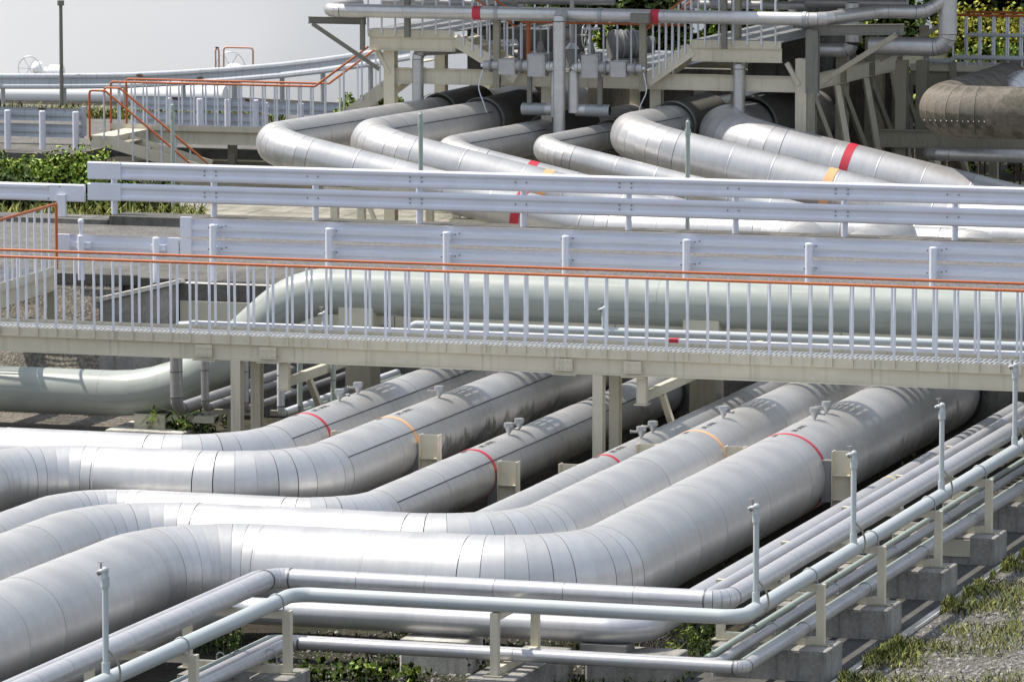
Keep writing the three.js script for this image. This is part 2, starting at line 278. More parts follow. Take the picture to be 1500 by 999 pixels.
// ───────────────────────── six insulated main pipes ─────────────────────────
const PP = [ // front: axis X, height, radius, cross run z, left axis; back: axis X, height, cross run z
  { Xf: -27.58, h: 1.10, r: .42, zA: -73.44, Xl: null, R: 1.38, Xb: -39.9, hb: 2.58, zb: -107.6, band: mRed },
  { Xf: -26.24, h: 1.042, r: .478, zA: -72.02, Xl: -30.5, R: 1.35, Xb: -38.45, hb: 2.52, zb: -109.6, band: mAmber },
  { Xf: -24.92, h: .70, r: .38, zA: -70.93, Xl: -29.12, R: 1.0, Xb: -37.1, hb: 2.2, zb: -111.3, band: mRed },
  { Xf: -22.86, h: .79, r: .3, zA: -69.1, Xl: -28.3, R: .62, Xb: -35.45, hb: 2.25, zb: -113.1, band: mRed },
  { Xf: -21.46, h: 1.01, r: .5, zA: -67.36, Xl: -27.27, R: 1.42, Xb: -33.95, hb: 2.5, zb: -114.2, band: mAmber },
  { Xf: -20.09, h: .891, r: .629, zA: -65.77, Xl: -25.74, R: 1.42, Xb: -32.65, hb: 2.4, zb: -117.0, band: mRed },
];
for (const p of PP) p.bz = -76.3;
const PLAB = ['medium insulated pipe with a red band, its front bend nearest the concrete culvert', 'large insulated pipe with an amber band beside the coping wall side, second from the culvert', 'insulated pipe with a red band and two vent heads, third from the culvert', 'thin insulated pipe with a red band, squeezed between the third and fifth pipes', 'large insulated pipe with an amber band next to the widest pipe', 'widest insulated pipe with a red band, next to the thin pipe rack'];
const ZBACK = -131;
PP.forEach((p, i) => {
  const o = thing('insulated_pipe', PLAB[i], 'pipe', 'insulated main pipes'); p.o = o;
  const front = p.Xl === null ? [V(-60, p.h, p.zA), V(p.Xf, p.h, p.zA)] : [V(p.Xl, p.h, -46), V(p.Xl, p.h, p.zA), V(p.Xf, p.h, p.zA)];
  p.L = 7.5; p.hc = p.hb + .022 * (p.zb + 118); p.hl = Math.max(p.r + .04, p.hc - .215 * p.L); // the back run rises a little towards the road
  const pts = [...front, V(p.Xf, p.h, -93), V(p.Xf, p.hl, p.zb), V(p.Xb + p.L, p.hl, p.zb), V(p.Xb, p.hc, p.zb), V(p.Xb, p.hb - .022 * 13, ZBACK)];
  const Rs = [...front.slice(1).map(() => p.R), 4, p.R, 3.0, p.r * 2.9]; if (p.Xl !== null && i === 3) Rs[0] = .6;
  p.rt = route(pts, Rs);
  jacket(o, p.rt, p.r, { len: i === 3 ? .9 : 1.0 + p.r * .25, gores: i === 5 ? 10 : 9 });
  const d = V(0, 0, 1);
  part('colour_band', ring(V(p.Xf, p.h, p.bz), d, p.r, .11, .005), p.band, o);
  // lap seam along the near run (the first three show it) and joint collar below the walkway
  if (i < 3) part('lap_seam', seamLine(V(p.Xf, p.h, p.zA - p.R), V(p.Xf, p.h, -86.4), p.r, .62, .015), mDark, o);
  if (i === 1 || i === 0) part('lap_seam', seamLine(V(i ? -29.71 : -31.2, p.h, p.zA), V(i ? -27.71 : -29.17, p.h, p.zA), p.r, 2.35, .02), mDark, o);
  part('wall_collar', ring(V(p.Xf, p.h, ZW + .06), d, p.r + .05, .1), mDark, o);
  // stencilled mark beside the band
  const mk = []; const put = (a, z0, z1, w) => { const c = V(p.Xf + Math.cos(a) * (p.r + .004), p.h + Math.sin(a) * (p.r + .004), 0); const t = V(-Math.sin(a), Math.cos(a), 0); mk.push(prof(rect(w, .004), V(c.x, c.y, z0), V(c.x, c.y, z1), V(Math.cos(a), Math.sin(a), 0))); };
  put(1.72, p.bz + .16, p.bz + .34, .05); part('stencil_mark', mk, mStencil, o);
  // instrument heads on the crown
});
// stencil lettering is illegible at this distance: rows of short strokes stand in for the characters
PP.forEach((p, i) => { const l = []; const a = 1.5, n = 9; for (let k = 0; k < n; k++) { if (k === 3) continue; const z = p.bz - .28 - k * .075, c = V(p.Xf + Math.cos(a) * (p.r + .004), p.h + Math.sin(a) * (p.r + .004), z); l.push(box(c.x - .035, c.x + .035, c.y - .001, c.y + .003, z, z - .016)); if (k % 2) l.push(box(c.x - .035, c.x - .02, c.y - .001, c.y + .003, z, z - .05)); else l.push(box(c.x + .02, c.x + .035, c.y - .001, c.y + .003, z - .016, z - .052)); } part('stencil_lettering', l, mStencil, p.o); });
const HEADS = [[0, -77.81, 1], [0, -78.67, -1], [1, -78.62, -1], [2, -78.02, 1], [2, -78.55, -1], [3, -78.18, -1], [3, -78.8, -1], [4, -77.77, 1], [5, -77.92, 1], [5, -78.65, -1]];
for (const [i, z, s] of HEADS) {
  const p = PP[i], y = p.h + p.r, o = p.o, x = p.Xf + .02;
  const hd = part('instrument_head', [cyl(V(x, y - .01, z), V(x, y + .03, z), .018), cyl(V(x, y + .03, z), V(x, y + .12, z), .03, { r1: .075 }), cyl(V(x, y + .12, z), V(x, y + .175, z), .078), cyl(V(x, y + .175, z), V(x, y + .185, z), .07)], mGal, o);
  part('cable_gland', [cyl(V(x, y + .1, z), V(x + s * .15, y + .1, z + .02), .018), cyl(V(x + s * .15, y + .1, z + .02), V(x + s * .17, y + .1, z + .02), .025)], mIron, hd);
}
// moss runs on the shaded flank of the pipes where the photo shows them
{
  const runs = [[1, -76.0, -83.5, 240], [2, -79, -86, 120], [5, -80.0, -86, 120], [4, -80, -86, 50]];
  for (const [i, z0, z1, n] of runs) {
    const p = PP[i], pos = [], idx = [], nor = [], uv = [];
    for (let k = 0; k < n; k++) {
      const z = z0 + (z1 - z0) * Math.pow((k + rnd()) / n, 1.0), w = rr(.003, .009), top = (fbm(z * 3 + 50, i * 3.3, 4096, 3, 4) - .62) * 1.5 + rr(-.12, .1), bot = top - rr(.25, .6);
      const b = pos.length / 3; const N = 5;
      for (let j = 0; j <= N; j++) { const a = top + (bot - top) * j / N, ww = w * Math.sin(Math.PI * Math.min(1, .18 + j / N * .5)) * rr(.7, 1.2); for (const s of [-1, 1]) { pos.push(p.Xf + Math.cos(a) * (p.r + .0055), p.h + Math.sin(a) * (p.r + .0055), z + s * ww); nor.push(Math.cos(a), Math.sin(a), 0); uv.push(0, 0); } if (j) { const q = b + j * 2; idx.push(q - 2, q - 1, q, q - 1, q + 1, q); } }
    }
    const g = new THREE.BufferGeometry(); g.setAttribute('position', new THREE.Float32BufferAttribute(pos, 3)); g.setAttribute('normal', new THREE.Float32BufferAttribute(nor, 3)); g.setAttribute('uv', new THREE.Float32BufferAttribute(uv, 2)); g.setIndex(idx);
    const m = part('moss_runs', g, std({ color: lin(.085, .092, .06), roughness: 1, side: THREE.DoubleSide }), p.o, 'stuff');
  }
}
// guide posts: H section beside the pipe with a steel pad between
function guide(X, z, topY, side, label) {
  const o = thing('pipe_guide', label, 'support', 'steel pipe guides');
  part('post', prof(hsec(.2, .3, .012, .014).map(([a, b]) => [b, a]), V(X, 0, z), V(X, topY, z)), mBeige, o);
  for (const d of [.36, .72]) part('stiffener', box(X - .13, X + .13, topY - d, topY - d + .015, z - .1, z + .1), mBeige, o);
  part('pad', [box(X - side * .16, X - side * .30, topY - .75, topY - .14, z - .09, z + .09)], mIron, o);
  part('base_plate', box(X - .22, X + .22, .005, .03, z - .2, z + .2), mBeigeD, o);
}
guide(-26.99, -76.3, 1.27, 1, 'beige steel guide post between the medium and the second main pipe');
guide(-25.59, -76.3, 1.28, 1, 'beige steel guide post with pad right of the second main pipe');
guide(-24.37, -76.35, .92, 1, 'low beige steel guide post with pad right of the third main pipe');
guide(-23.4, -76.3, .93, -1, 'low beige steel guide post left of the thin main pipe');
guide(-22.2, -76.3, 1.28, -1, 'beige steel guide post between the thin pipe and the amber banded pipe');
guide(-20.85, -76.3, 1.3, 1, 'beige steel guide post squeezed between the amber banded and the widest pipe');
guide(-19.22, -76.3, 1.3, 1, 'beige steel guide post between the widest pipe and the thin pipe rack');

// ───────────────────────── thin pipe rack ─────────────────────────
const YF = 1.18; // crossbar top
function thin(name, label, pts, r, mat, R, opt = {}) {
  const o = thing(name, label, 'pipe', opt.group); const rt = route(pts, R); o.userData.rt = undefined;
  if (opt.clad) {
    part('pipe_core', tube(rt, r - .012, 20), mCore, o);
    for (const s of rt) {
      if (s.k === 's') { const len = s.a.distanceTo(s.b), n = Math.max(1, Math.round(len / (opt.len ?? 2))); for (let i = 0; i < n; i++) { const q = r + rr(-.001, .001); part('jacket_sheet', sleeve([{ c: s.a.clone().addScaledVector(s.d, i / n * len + .003), d: s.d, r: q }, { c: s.a.clone().addScaledVector(s.d, (i + 1) / n * len - .003), d: s.d, r: q }], 28, .012), mat, o); } }
      else { const n = Math.max(2, Math.round(5 * s.ang / 1.57)); for (let i = 0; i < n; i++) part('bend_gore', sleeve([{ ...atArc(s, i / n + .006), r: r + .004 }, { ...atArc(s, (i + 1) / n - .006), r: r + .004 }], 28, .012), mat, o); for (const t of [0, 1]) { const a = atArc(s, t); part('joint_band', ring(a.c, a.d, r + .003, .02), mBolt, o); } }
    }
  } else part('pipe', tube(rt, r, 24), mat, o);
  return o;
}
const XR = -16.88, XL = -22.6, ZF = -62.1, ZN = -44, ZE = -86.45;
const loop = (xl, xr, z, h) => [V(xl, h, ZN), V(xl, h, z), V(xr, h, z), V(xr, h, ZE)];
const green = thin('painted_pipe', 'pale green painted pipe on top of the rack carrying tall vent risers', loop(XL, XR, ZF, 1.275), .092, mGreenL, .26);
const riserAt = (o, x, z, y, h = 1.1, r = .036) => {
  const rs = part('vent_riser', [cyl(V(x, y, z), V(x, y + h, z), r, { seg: 14 }), cyl(V(x, y - .01, z), V(x, y + .12, z), r + .012), cyl(V(x, y + h - .12, z), V(x, y + h, z), r + .014)], mGreenL, o);
  part('vent_elbow', [cyl(V(x, y + h, z), V(x, y + h + .05, z), r + .004), ball(V(x, y + h + .07, z), r + .008), cyl(V(x, y + h + .07, z), V(x - .07, y + h + .045, z + .015), r - .006)], mGreenL, rs);
  part('vent_cap', [cyl(V(x - .06, y + h + .05, z + .015), V(x - .085, y + h + .03, z + .02), r - .002), cyl(V(x - .045, y + h + .09, z + .01), V(x - .05, y + h + .15, z), .012), cyl(V(x - .09, y + h + .155, z), V(x - .02, y + h + .165, z), .006)], mIron, rs);
  if (h > .8) part('earth_strap', [tubeStrap(x, y, z)], mBeigeD, rs);
};
function tubeStrap(x, y, z) { const c = new THREE.CatmullRomCurve3([V(x + .03, y + .26, z), V(x + .1, y + .16, z - .05), V(x + .13, y + .02, z - .1), V(x + .11, y - .14, z - .12)]); return new THREE.TubeGeometry(c, 12, .014, 6); }
for (const z of [-62.75, -67.6, -72.6, -77.3]) riserAt(green, XR, z, 1.36);
riserAt(green, XL, -55.9, 1.36);
thin('silver_pipe', 'broad silver clad pipe beside the pale green pipe on the rack', loop(-23.22, -17.33, -63.0, YF + .13), .125, mSilver, .25, { clad: 1, len: .92 });
thin('narrow_silver_pipe', 'narrow silver pipe tucked behind the broad silver pipe on the rack', loop(-23.52, -17.71, -63.35, YF + .085), .08, mSilver, .2);
const gp = thin('grey_pipe', 'thick grey pipe low behind the rack with a pale yellow band', loop(-24.55, -18.8, -64.4, .62), .172, mSilver, .5);
part('colour_band', ring(V(-18.8, .62, -77.4), V(0, 0, 1), .172, .06), mYellow, gp);
thin('lower_silver_pipe', 'outermost silver pipe at the bottom of the rack', loop(-22.78, -16.95, -62.45, .6), .079, mSilver, .12, { clad: 1, len: 2.6 });
thin('lower_silver_pipe', 'middle silver pipe on the bottom level of the rack', loop(-23.0, -17.36, -62.72, .585), .062, mSilver, .16);
thin('lower_green_pipe', 'thin grey green pipe innermost on the bottom level of the rack', loop(-23.2, -17.6, -62.9, .565), .042, mGreenG, .14);
thin('slim_green_pipe', 'very thin green tube between two silver pipes on the rack bottom', [V(-17.15, .56, -62.6), V(-17.15, .56, ZE)], .028, mGreenG, .1);
// supports
const blockG = 'concrete blocks under the pipe rack', frameG = 'beige portal frames of the pipe rack';
function uclamp(x, y, z, r, dir = 'z') { // U-bolt over a pipe that runs along dir
  const t = new THREE.TorusGeometry(r + .008, .009, 6, 18, Math.PI); const l = [t]; for (const s of [-1, 1]) l.push(cyl(V(s * (r + .008), 0, 0), V(s * (r + .008), -r - .03, 0), .009, { seg: 6 }));
  const m = merge(l); if (dir === 'x') m.rotateY(Math.PI / 2); m.translate(x, y, z); return m;
}
function portal(xr, z, label) {
  const o = thing('portal_stand', label, 'frame', frameG), x0 = xr - 1.36;
  part('post', bar(V(xr - .05, .4, z), V(xr - .05, YF, z), .1, .1), mBeige, o); part('post', bar(V(x0, .4, z), V(x0, YF - .1, z), .1, .1), mBeige, o);
  part('crossbar', prof(csec(.08, .1), V(x0 - .05, YF - .05, z), V(xr - .103, YF - .05, z)), mBeige, o);
  part('lower_bar', prof(csec(.12, .1), V(x0 + .053, .452, z), V(xr - .103, .452, z)), mBeige, o);
  part('base_plate', box(xr - .15, xr + .08, .402, .418, z - .11, z + .11), mBeigeD, o); part('base_plate', box(x0 - .1, x0 + .1, .402, .418, z - .1, z + .1), mBeigeD, o);
  for (const [d, y, r] of [[.2, 1.275, .092], [.28, .6, .079], [.69, .585, .062], [.93, .565, .042]]) part('pipe_clamp', uclamp(xr - d, y, z, r), mGal, o);
}
const bz = [-65.35, -68.55, -71.8, -74.95, -78.1];
const ord = ['nearest the loop corner', 'second from the loop corner', 'third from the loop corner', 'fourth from the loop corner', 'fifth from the loop corner'];
bz.forEach((z, i) => {
  single('concrete_block', chamfer(-18.05, -16.55, 0, .4, z - .42, z + .42, .03), mConc, 'weathered concrete block under the right rack leg, ' + ord[i], 'block', blockG);
  portal(-16.68, z, 'beige steel portal frame on the right rack leg, ' + ord[i]);
});
single('kerb_plate', box(-17.6, -16.9, .12, .36, bz[3] + .425, bz[3] + .45), mBeigeP, 'beige plate on the front of a concrete rack block by the gravel', 'plate');
[-61.45, -58.25, -55.05].forEach((z, i) => {
  single('concrete_block', chamfer(-23.75, -22.3, 0, .4, z - .42, z + .42, .03), mConc, 'weathered concrete block under the left rack leg, ' + ord[i], 'block', blockG);
  portal(-22.4, z, 'beige steel portal frame on the left rack leg, ' + ord[i]);
});
{ // cross leg frame
  const x = -19.98;
  single('concrete_block', chamfer(x - .32, x + .32, 0, .4, -64.3, -61.85, .03), mConc, 'concrete block under the cross run of the rack', 'block', blockG);
  const o = thing('portal_stand', 'beige portal frame under the cross run of the rack', 'frame', frameG);
  part('post', bar(V(x, .4, -62.05), V(x, YF, -62.05), .1, .1), mBeige, o); part('post', bar(V(x, .4, -63.7), V(x, YF, -63.7), .1, .1), mBeige, o);
  part('crossbar', prof(csec(.08, .1), V(x, YF - .05, -62.103), V(x, YF - .05, -63.647)), mBeige, o); part('lower_bar', prof(csec(.1, .1), V(x, .45, -62.103), V(x, .45, -63.647)), mBeige, o);
  part('base_plate', box(x - .12, x + .12, .402, .418, -61.93, -62.2), mBeigeD, o);
  single('concrete_block', chamfer(-21.9, -21.0, 0, .43, -64.75, -64.05, .03), mConcLight, 'pale capped concrete block below the thick grey pipe', 'block', blockG);
  single('pipe_saddle', [box(-19.55, -18.95, .36, .46, -64.6, -64.2)], mIron, 'dark saddle below the thick grey pipe', 'support');
  single('concrete_block', chamfer(-19.4, -18.3, 0, .36, -64.8, -63.9, .03), mConc, 'concrete block below the thick grey pipe by the loop corner', 'block', blockG);
}

// ───────────────────────── footbridge ─────────────────────────
const ZD = -79.18, ZD2 = -80.15, YT = 3.42, DX0 = -37, DX1 = -13, BS = .3249;
{
  const o = thing('footbridge', 'long beige steel footbridge with white balusters and orange handrails over the pipes', 'footbridge');
  for (const [z, nm] of [[ZD - .06, 0], [ZD2 + .02, 1]]) {
    part('girder', prof(hsec(.12, .27, .012, .018), V(DX0, 2.035, z), V(DX1, 2.035, z)), mBeige, o);
    const f = part('fascia', box(DX0, DX1, 2.172, nm ? 2.315 : 2.3, z - (nm ? .05 : -.048), z - (nm ? .04 : -.058)), mBeige, o);
  }
  part('handrail', [cyl(V(DX0, YT, ZD), V(DX1, YT, ZD), .023)], mOrange, o); part('handrail', [cyl(V(DX0, YT, ZD2), V(DX1, YT, ZD2), .023)], mOrange, o);
  const tubeG = cyl(V(0, 2.31, 0), V(0, YT - .02, 0), .0215, { seg: 10 }), clipG = box(-.014, .014, 2.172, 2.31, -.016, .016);
  for (const [z, x0] of [[ZD + .02, -33.45], [ZD2 - .03, -33.73]]) for (let k = -9; k < 62; k++) {
    const x = x0 + k * BS; if (x < DX0 || x > DX1) continue;
    const b = part('baluster', tubeG, mWhiteTube, o); b.position.set(x, 0, z - .012 * (z > -79.5 ? 0 : -1)); const c = part('baluster_clip', clipG, mBeige, o); c.position.set(x, 0, z);
  }
  // grating: bearing bars across, two bays, with a middle stringer
  const bars = []; for (let x = DX0; x < DX1; x += .08) bars.push(box(x, x + .048, 2.248, 2.264, ZD - .09, ZD2 + .06)); const cr = []; for (let k = 0; k < 3; k++) { const z = ZD - .12 - k * .36; cr.push(box(DX0, DX1, 2.19, 2.263, z, z - (k === 1 ? .09 : .05))); }
  part('deck_grating', bars, mGal, o, 'stuff'); for (const c of cr) part('grating_stringer', c, mGal, o);
  // splice plates with bolts
  for (const px of [298, 392, 826, 927]) {
    const x = onZ(px, 535, ZD).x, pl = part('splice_plate', [box(x - .14, x + .14, 1.94, 2.13, ZD + .004, ZD + .014), box(x - .19, x + .19, 1.875, 1.893, ZD - .13, ZD + .01)], mBeige, o);
    const bl = []; for (const dx of [-.1, -.045, .045, .1]) for (const y of [1.985, 2.085]) bl.push(cyl(V(x + dx, y, ZD + .012), V(x + dx, y, ZD + .03), .017, { seg: 6 })); part('bolts', bl, mBeige, pl, 'stuff');
  }
  for (const px of [345, 876]) { const x = onZ(px, 560, ZD).x; for (const z of [ZD - .06, ZD2 + .02]) { part('column', prof(hsec(.16, .17, .01, .012), V(x, .02, z), V(x, 1.898, z)), mBeige, o); part('base_plate', box(x - .16, x + .16, .004, .02, z - .16, z + .16), mBeigeD, o); } }
  for (const px of [345, 876]) { const x = onZ(px, 560, ZD).x; part('cross_beam', prof(hsec(.1, .16), V(x, 2.04, ZD - .125), V(x, 2.04, ZD2 + .085)), mBeige, o); }
}
// cantilever brackets that carry the service pipes behind the footbridge
[417, 941].forEach((px, i) => {
  const x = onZ(px, 570, ZD - .2).x, o = thing('pipe_bracket', ['beige cantilever bracket near the left footbridge columns, between culvert and footbridge', 'beige cantilever bracket above the thin pipe, between culvert and footbridge'][i], 'bracket', 'service pipe brackets');
  part('hanger', bar(V(x, 1.895, ZD - .2), V(x, 1.46, ZD - .2), .15, .12, V(0, 0, 1)), mBeige, o); part('end_plate', box(x - .1, x + .1, 1.44, 1.458, ZD - .08, ZD - .32), mBeige, o);
  part('arm', prof(csec(.1, .15), V(x, 1.56, ZD - .27), V(x, 1.56, ZW + .03)), mBeigeP, o); part('wall_plate', box(x - .15, x + .15, 1.34, 1.44, ZW + .003, ZW + .028), mBeige, o);
  part('brace', bar(V(x, 1.48, ZD - 1.3), V(x, .1, ZD - 2.7), .09, .09), mBeige, o);
});
// service pipes in the tray behind the footbridge
{
  const G = 'service pipes behind the footbridge', E = -14;
  const sv = [[-82.0, 1.69, .085, mGreenG, -31.2], [-82.38, 1.68, .08, mSilverD, -30.9], [-82.76, 1.695, .09, mSilver, -30.2], [-83.14, 1.68, .08, mGreenG, -28.6], [-83.52, 1.70, .09, mSilverD, -28.4], [-83.9, 1.69, .085, mGreenG, -28.2], [-84.28, 1.69, .09, mSilverD, -28.0], [-84.66, 1.69, .08, mGreenG, -28.0]];
  const nm = ['grey green service tube nearest the footbridge', 'dull service tube second from the footbridge', 'silver service tube third from the footbridge', 'green service tube fourth from the footbridge', 'dull service tube fifth from the footbridge', 'green service tube under the large green pipe', 'dull service tube under the large green pipe', 'green service tube nearest the culvert face'];
  sv.forEach(([z, y, r, m, x], i) => single('service_pipe', cyl(V(x, y, z), V(E, y, z), r), m, nm[i], 'pipe', G));
  const a = thing('service_pipe', 'pale green tube behind the footbridge with a small vent, starting in a bend', 'pipe', G);
  part('pipe', tube(route([V(-28.0, 1.75, -82.5), V(-28.0, 2.17, -82.5), V(E, 2.19, -82.5)], .12), .062, 16), mGreenL, a); riserAt(a, -24.72, -82.5, 2.23, .24, .036);
  const b = thing('service_duct', 'flat white duct lying along behind the footbridge', 'duct', G);
  part('duct', [box(-31.6, E, 2.05, 2.155, -82.06, -81.92)], mWhiteTube, b); part('duct_end', cyl(V(-31.6, 2.1, -82), V(-31.85, 2.08, -82), .05), mWhiteTube, b); riserAt(b, -29.3, -82, 2.15, .14, .03);
  part('red_tag', box(-23.5, -23.33, 2.049, 2.159, -82.066, -81.914), mRed, b);
}
// drop pipes that come down through the footbridge and run back under the road
{
  const D = [[258, 600, -81.0, .1, mSilverD, 'thick grey drop pipe beside the large green pipe bend'], [300, 598, -81.2, .064, mSilverD, 'thin grey drop pipe right of the thick drop pipe'], [359, 600, -81.5, .058, mSilverD, 'thin grey drop pipe between the footbridge columns'], [411, 606, -80.7, .06, mWhiteTube, 'white drop pipe bending back below the bracket hanger'], [439, 604, -81.4, .047, mGreenG, 'green drop pipe beside the bracket hanger'], [488, 590, -81.3, .044, mGreenG, 'slim green drop pipe left of the red banded pipe']];
  D.forEach(([px, py, z, r, m, l], i) => { const q = onZ(px, py, z), o = thing('drop_pipe', l, 'pipe', 'drop pipes'); const y = i > 4 ? .75 : Math.max(.5, q.y); const rt = route([V(q.x, 2.1, z), V(q.x, y, z), V(q.x, y - .02, -86.45)], r * 2); part('pipe', tube(rt, r, 18), m, o); for (const s of rt) if (s.k === 'e') for (const t of [0, 1]) { const a = atArc(s, t); part('joint_band', ring(a.c, a.d, r + .002, .02), mBolt, o); } part('joint_band', ring(V(q.x, y + .62, z), V(0, 1, 0), r, .015), mBolt, o); });
  for (const [x, y] of [[-31.3, .5], [-30.1, .52]]) single('pipe_stand', [bar(V(x, 0, -83), V(x, y, -83), .1, .1), box(x - .5, x + .5, y, y + .08, -83.05, -82.95)], mBeigeD, x < -31 ? 'small beige pipe stand behind the thick drop pipe' : 'small beige pipe stand behind the footbridge columns', 'support');
}
// large green pipe
{
  const z = -84.02, r = .387, o = thing('green_pipe', 'large pale green painted pipe rising in an offset behind the footbridge', 'pipe');
  const rt = route([V(-70, .63, z), V(-32.55, .63, z), V(-30.45, 2.49, z), V(-12, 2.49, z)], [3.3, 1.7]); part('pipe', tube(rt, r, 48), mGreen, o);
  part('weld_seam', ring(rt[0].b.clone().add(V(-.15, 0, 0)), V(1, 0, 0), r, .012, .003), mGreen, o); for (const x of [0, 5.6, 11.2]) part('weld_seam', ring(rt[4].a.clone().add(V(x, 0, 0)), V(1, 0, 0), r, .014, .004), mGreen, o);
  for (const [x, i] of [[-29.36, 0], [-23.46, 1]]) { const s = thing('pipe_saddle', ['beige saddle box under the large green pipe near its upper bend', 'beige saddle box under the large green pipe by the red tag'][i], 'support', 'green pipe saddles'); part('saddle', prof([[-.3, 1.92], [.3, 1.92], [.3, 2.26], [-.3, 2.26]], V(x, 0, -83.7), V(x, 0, -84.35)), mBeigeP, s); part('base_plate', box(x - .4, x + .4, 1.89, 1.918, -83.65, -84.4), mBeigeD, s); part('stool', box(x - .22, x + .22, .01, 1.888, -83.8, -84.3), mBeigeD, s); }
  const t = thing('pipe_stool', 'beige steel stool on a concrete foot under the lower green pipe bend', 'support'); part('stool', box(-33.3, -32.75, .1, .34, -84.3, -83.72), mBeigeP, t); part('beam', box(-32.745, -31.9, .22, .33, -84.2, -83.8), mBeigeP, t); part('foot', chamfer(-33.7, -32.3, 0, .1, -84.6, -83.4, .02), mConcLight, t);
}
// second footbridge arm at the left
{
  const o = thing('access_gangway', 'short sloping gangway with orange handrail joining the road at its end', 'gangway'); const X1 = -35.9, X0 = -37.0, z0 = -80.3, z1 = -86.7, yA = 2.28, yB = 2.4; const yy = z => yA + (yB - yA) * (z - z0) / (z1 - z0);
  for (const x of [X0, X1 - .06]) { part('girder', prof(hsec(.1, .27), V(x, yA - .24, z0), V(x, yB - .24, z1)), mBeige, o); part('fascia', bar(V(x + .06, yA - .03, z0), V(x + .06, yB - .03, z1), .012, .15), mBeige, o); }
  part('handrail', [cyl(V(X1, yA + 1.12, z0), V(X1, yB + 1.12, z1), .026), cyl(V(X1, yB + 1.12, z1), V(X1, yB - .02, z1), .026), ball(V(X1, yB + 1.12, z1), .026)], mOrange, o);
  part('handrail', [cyl(V(X0, yA + 1.12, z0), V(X0, yB + 1.12, z1), .026), cyl(V(X0, yB + 1.12, z1), V(X0, yB - .02, z1), .026)], mOrange, o);
  for (const x of [X0, X1]) for (let k = 1; k < 20; k++) { const z = z1 + k * .325; part('baluster', cyl(V(x, yy(z) - .05, z), V(x, yy(z) + 1.11, z), .0215, { seg: 8 }), mWhiteTube, o); }
  const b = []; for (let z = z1; z < z0; z += .06) b.push(box(X0 + .05, X1 - .08, yy(z) - .06, yy(z) - .02, z, z + .022)); part('deck_grating', b, mGal, o, 'stuff'); part('end_post', bar(V(X1 - .06, 1.5, z1 + .1), V(X1 - .06, 2.03, z1 + .1), .12, .12), mBeigeD, o);
}

// ───────────────────────── guard rails ─────────────────────────
const wb = (s) => { const o = [[.175, -.004], [.158, .036], [.135, .05], [.088, .05], [.04, .006], [-.04, .006], [-.088, .05], [-.135, .05], [-.158, .036], [-.175, -.004]]; const i = o.map(([a, b]) => [a, b - .006]).reverse(); return [...o, ...i].map(([y, d]) => [d * s, y]); };
// profile axes for a run along +X: u = -Z … so outward (+Z) needs s = -1
function wbeam(x0, x1, y, z, s, k = 1) { return prof(wb(-s).map(q => [q[0], q[1] * k]), V(x0, y, z), V(x1, y, z)); }
function gposts(o, xs, z, y0, y1, r = .057, mat = mGuard) { for (const x of xs) { const p = part('post', [cyl(V(x, y0, z), V(x, y1, z), r), cyl(V(x, y1, z), V(x, y1 + .018, z), r + .002, { r1: r * .75 })], mat, o); } }
const bolt = (x, y, z, s) => cyl(V(x, y, z), V(x, y, z + s * .018), .014, { seg: 6 });
function terminal(x0, x1, y, z, s) { return merge([prof([[-.045, -.172], [.03, -.172], [.045, -.15], [.045, .15], [.03, .172], [-.045, .172]].map(q => [-q[0] * s, q[1]]), V(x0, y, z + .01 * s), V(x1, y, z + .01 * s))]); }
{
  const z = -99, y1 = 2.965, y2 = 2.545, px = [167, 313, 462, 614, 767, 921, 1078, 1238, 1400], xs = px.map(p => onZ(p, 318, z - .12).x); xs.push(xs[8] + 2.12, xs[8] + 4.24);
  const o = thing('guard_rail', 'double white guard rail along the far road edge, beams facing the footbridge', 'guard rail'); const xa = onZ(176, 250, z).x, xe = onZ(129, 250, z).x;
  gposts(o, xs, z - .12, YQ + .18, 3.1, .062);
  for (const y of [y1, y2]) { const js = [xa, xs[1] + .06, xs[3] + .06, xs[5] + .06, xs[7] + .06, xs[10]]; for (let i = 0; i < 5; i++) part('beam', wbeam(js[i] - (i ? .1 : 0), js[i + 1], y, z + (i % 2) * .004, 1), mGuard, o); part('end_terminal', terminal(xe, xa + .02, y, z + .014, 1), mGuard, o); const b = []; xs.forEach((x, i) => { for (const dx of (i % 2 ? [-.14, .1] : [-.12, .1])) for (const dy of (i % 2 ? [-.09, -.03, .03, .09] : [0])) b.push(bolt(x + dx, y + dy * 1.3, z + (dy ? .02 : .008), 1)); }); part('bolts', b, mBolt, o, 'stuff'); }
}
{
  const z = -99, o = thing('guard_rail', 'single white guard rail ending beside the bushes on the far road edge', 'guard rail'); const x1 = onZ(124, 285, z).x, xm = onZ(75, 285, z).x, y = onZ(60, 281, z).y, xp = onZ(88, 300, z - .1).x;
  part('beam', wbeam(-70, xm, y, z, 1), mGuard, o); part('end_terminal', terminal(xm - .02, x1, y, z + .014, 1), mGuard, o); gposts(o, [xp, xp - 2.12, xp - 4.24], z - .12, YQ + .1, y + .12, .062);
  part('bolts', [-.05, .2].flatMap(d => [bolt(xm + d, y + .12, z + .06, 1), bolt(xm + d, y - .12, z + .06, 1)]), mBolt, o, 'stuff');
  const q = onZ(86, 320, z + .2); single('marker_box', [box(q.x - .09, q.x + .09, YQ + .12, YQ + .55, z + .04, z + .12)], mWhiteTube, 'small white marker box on the guard rail post beside the kerb end', 'marker');
}
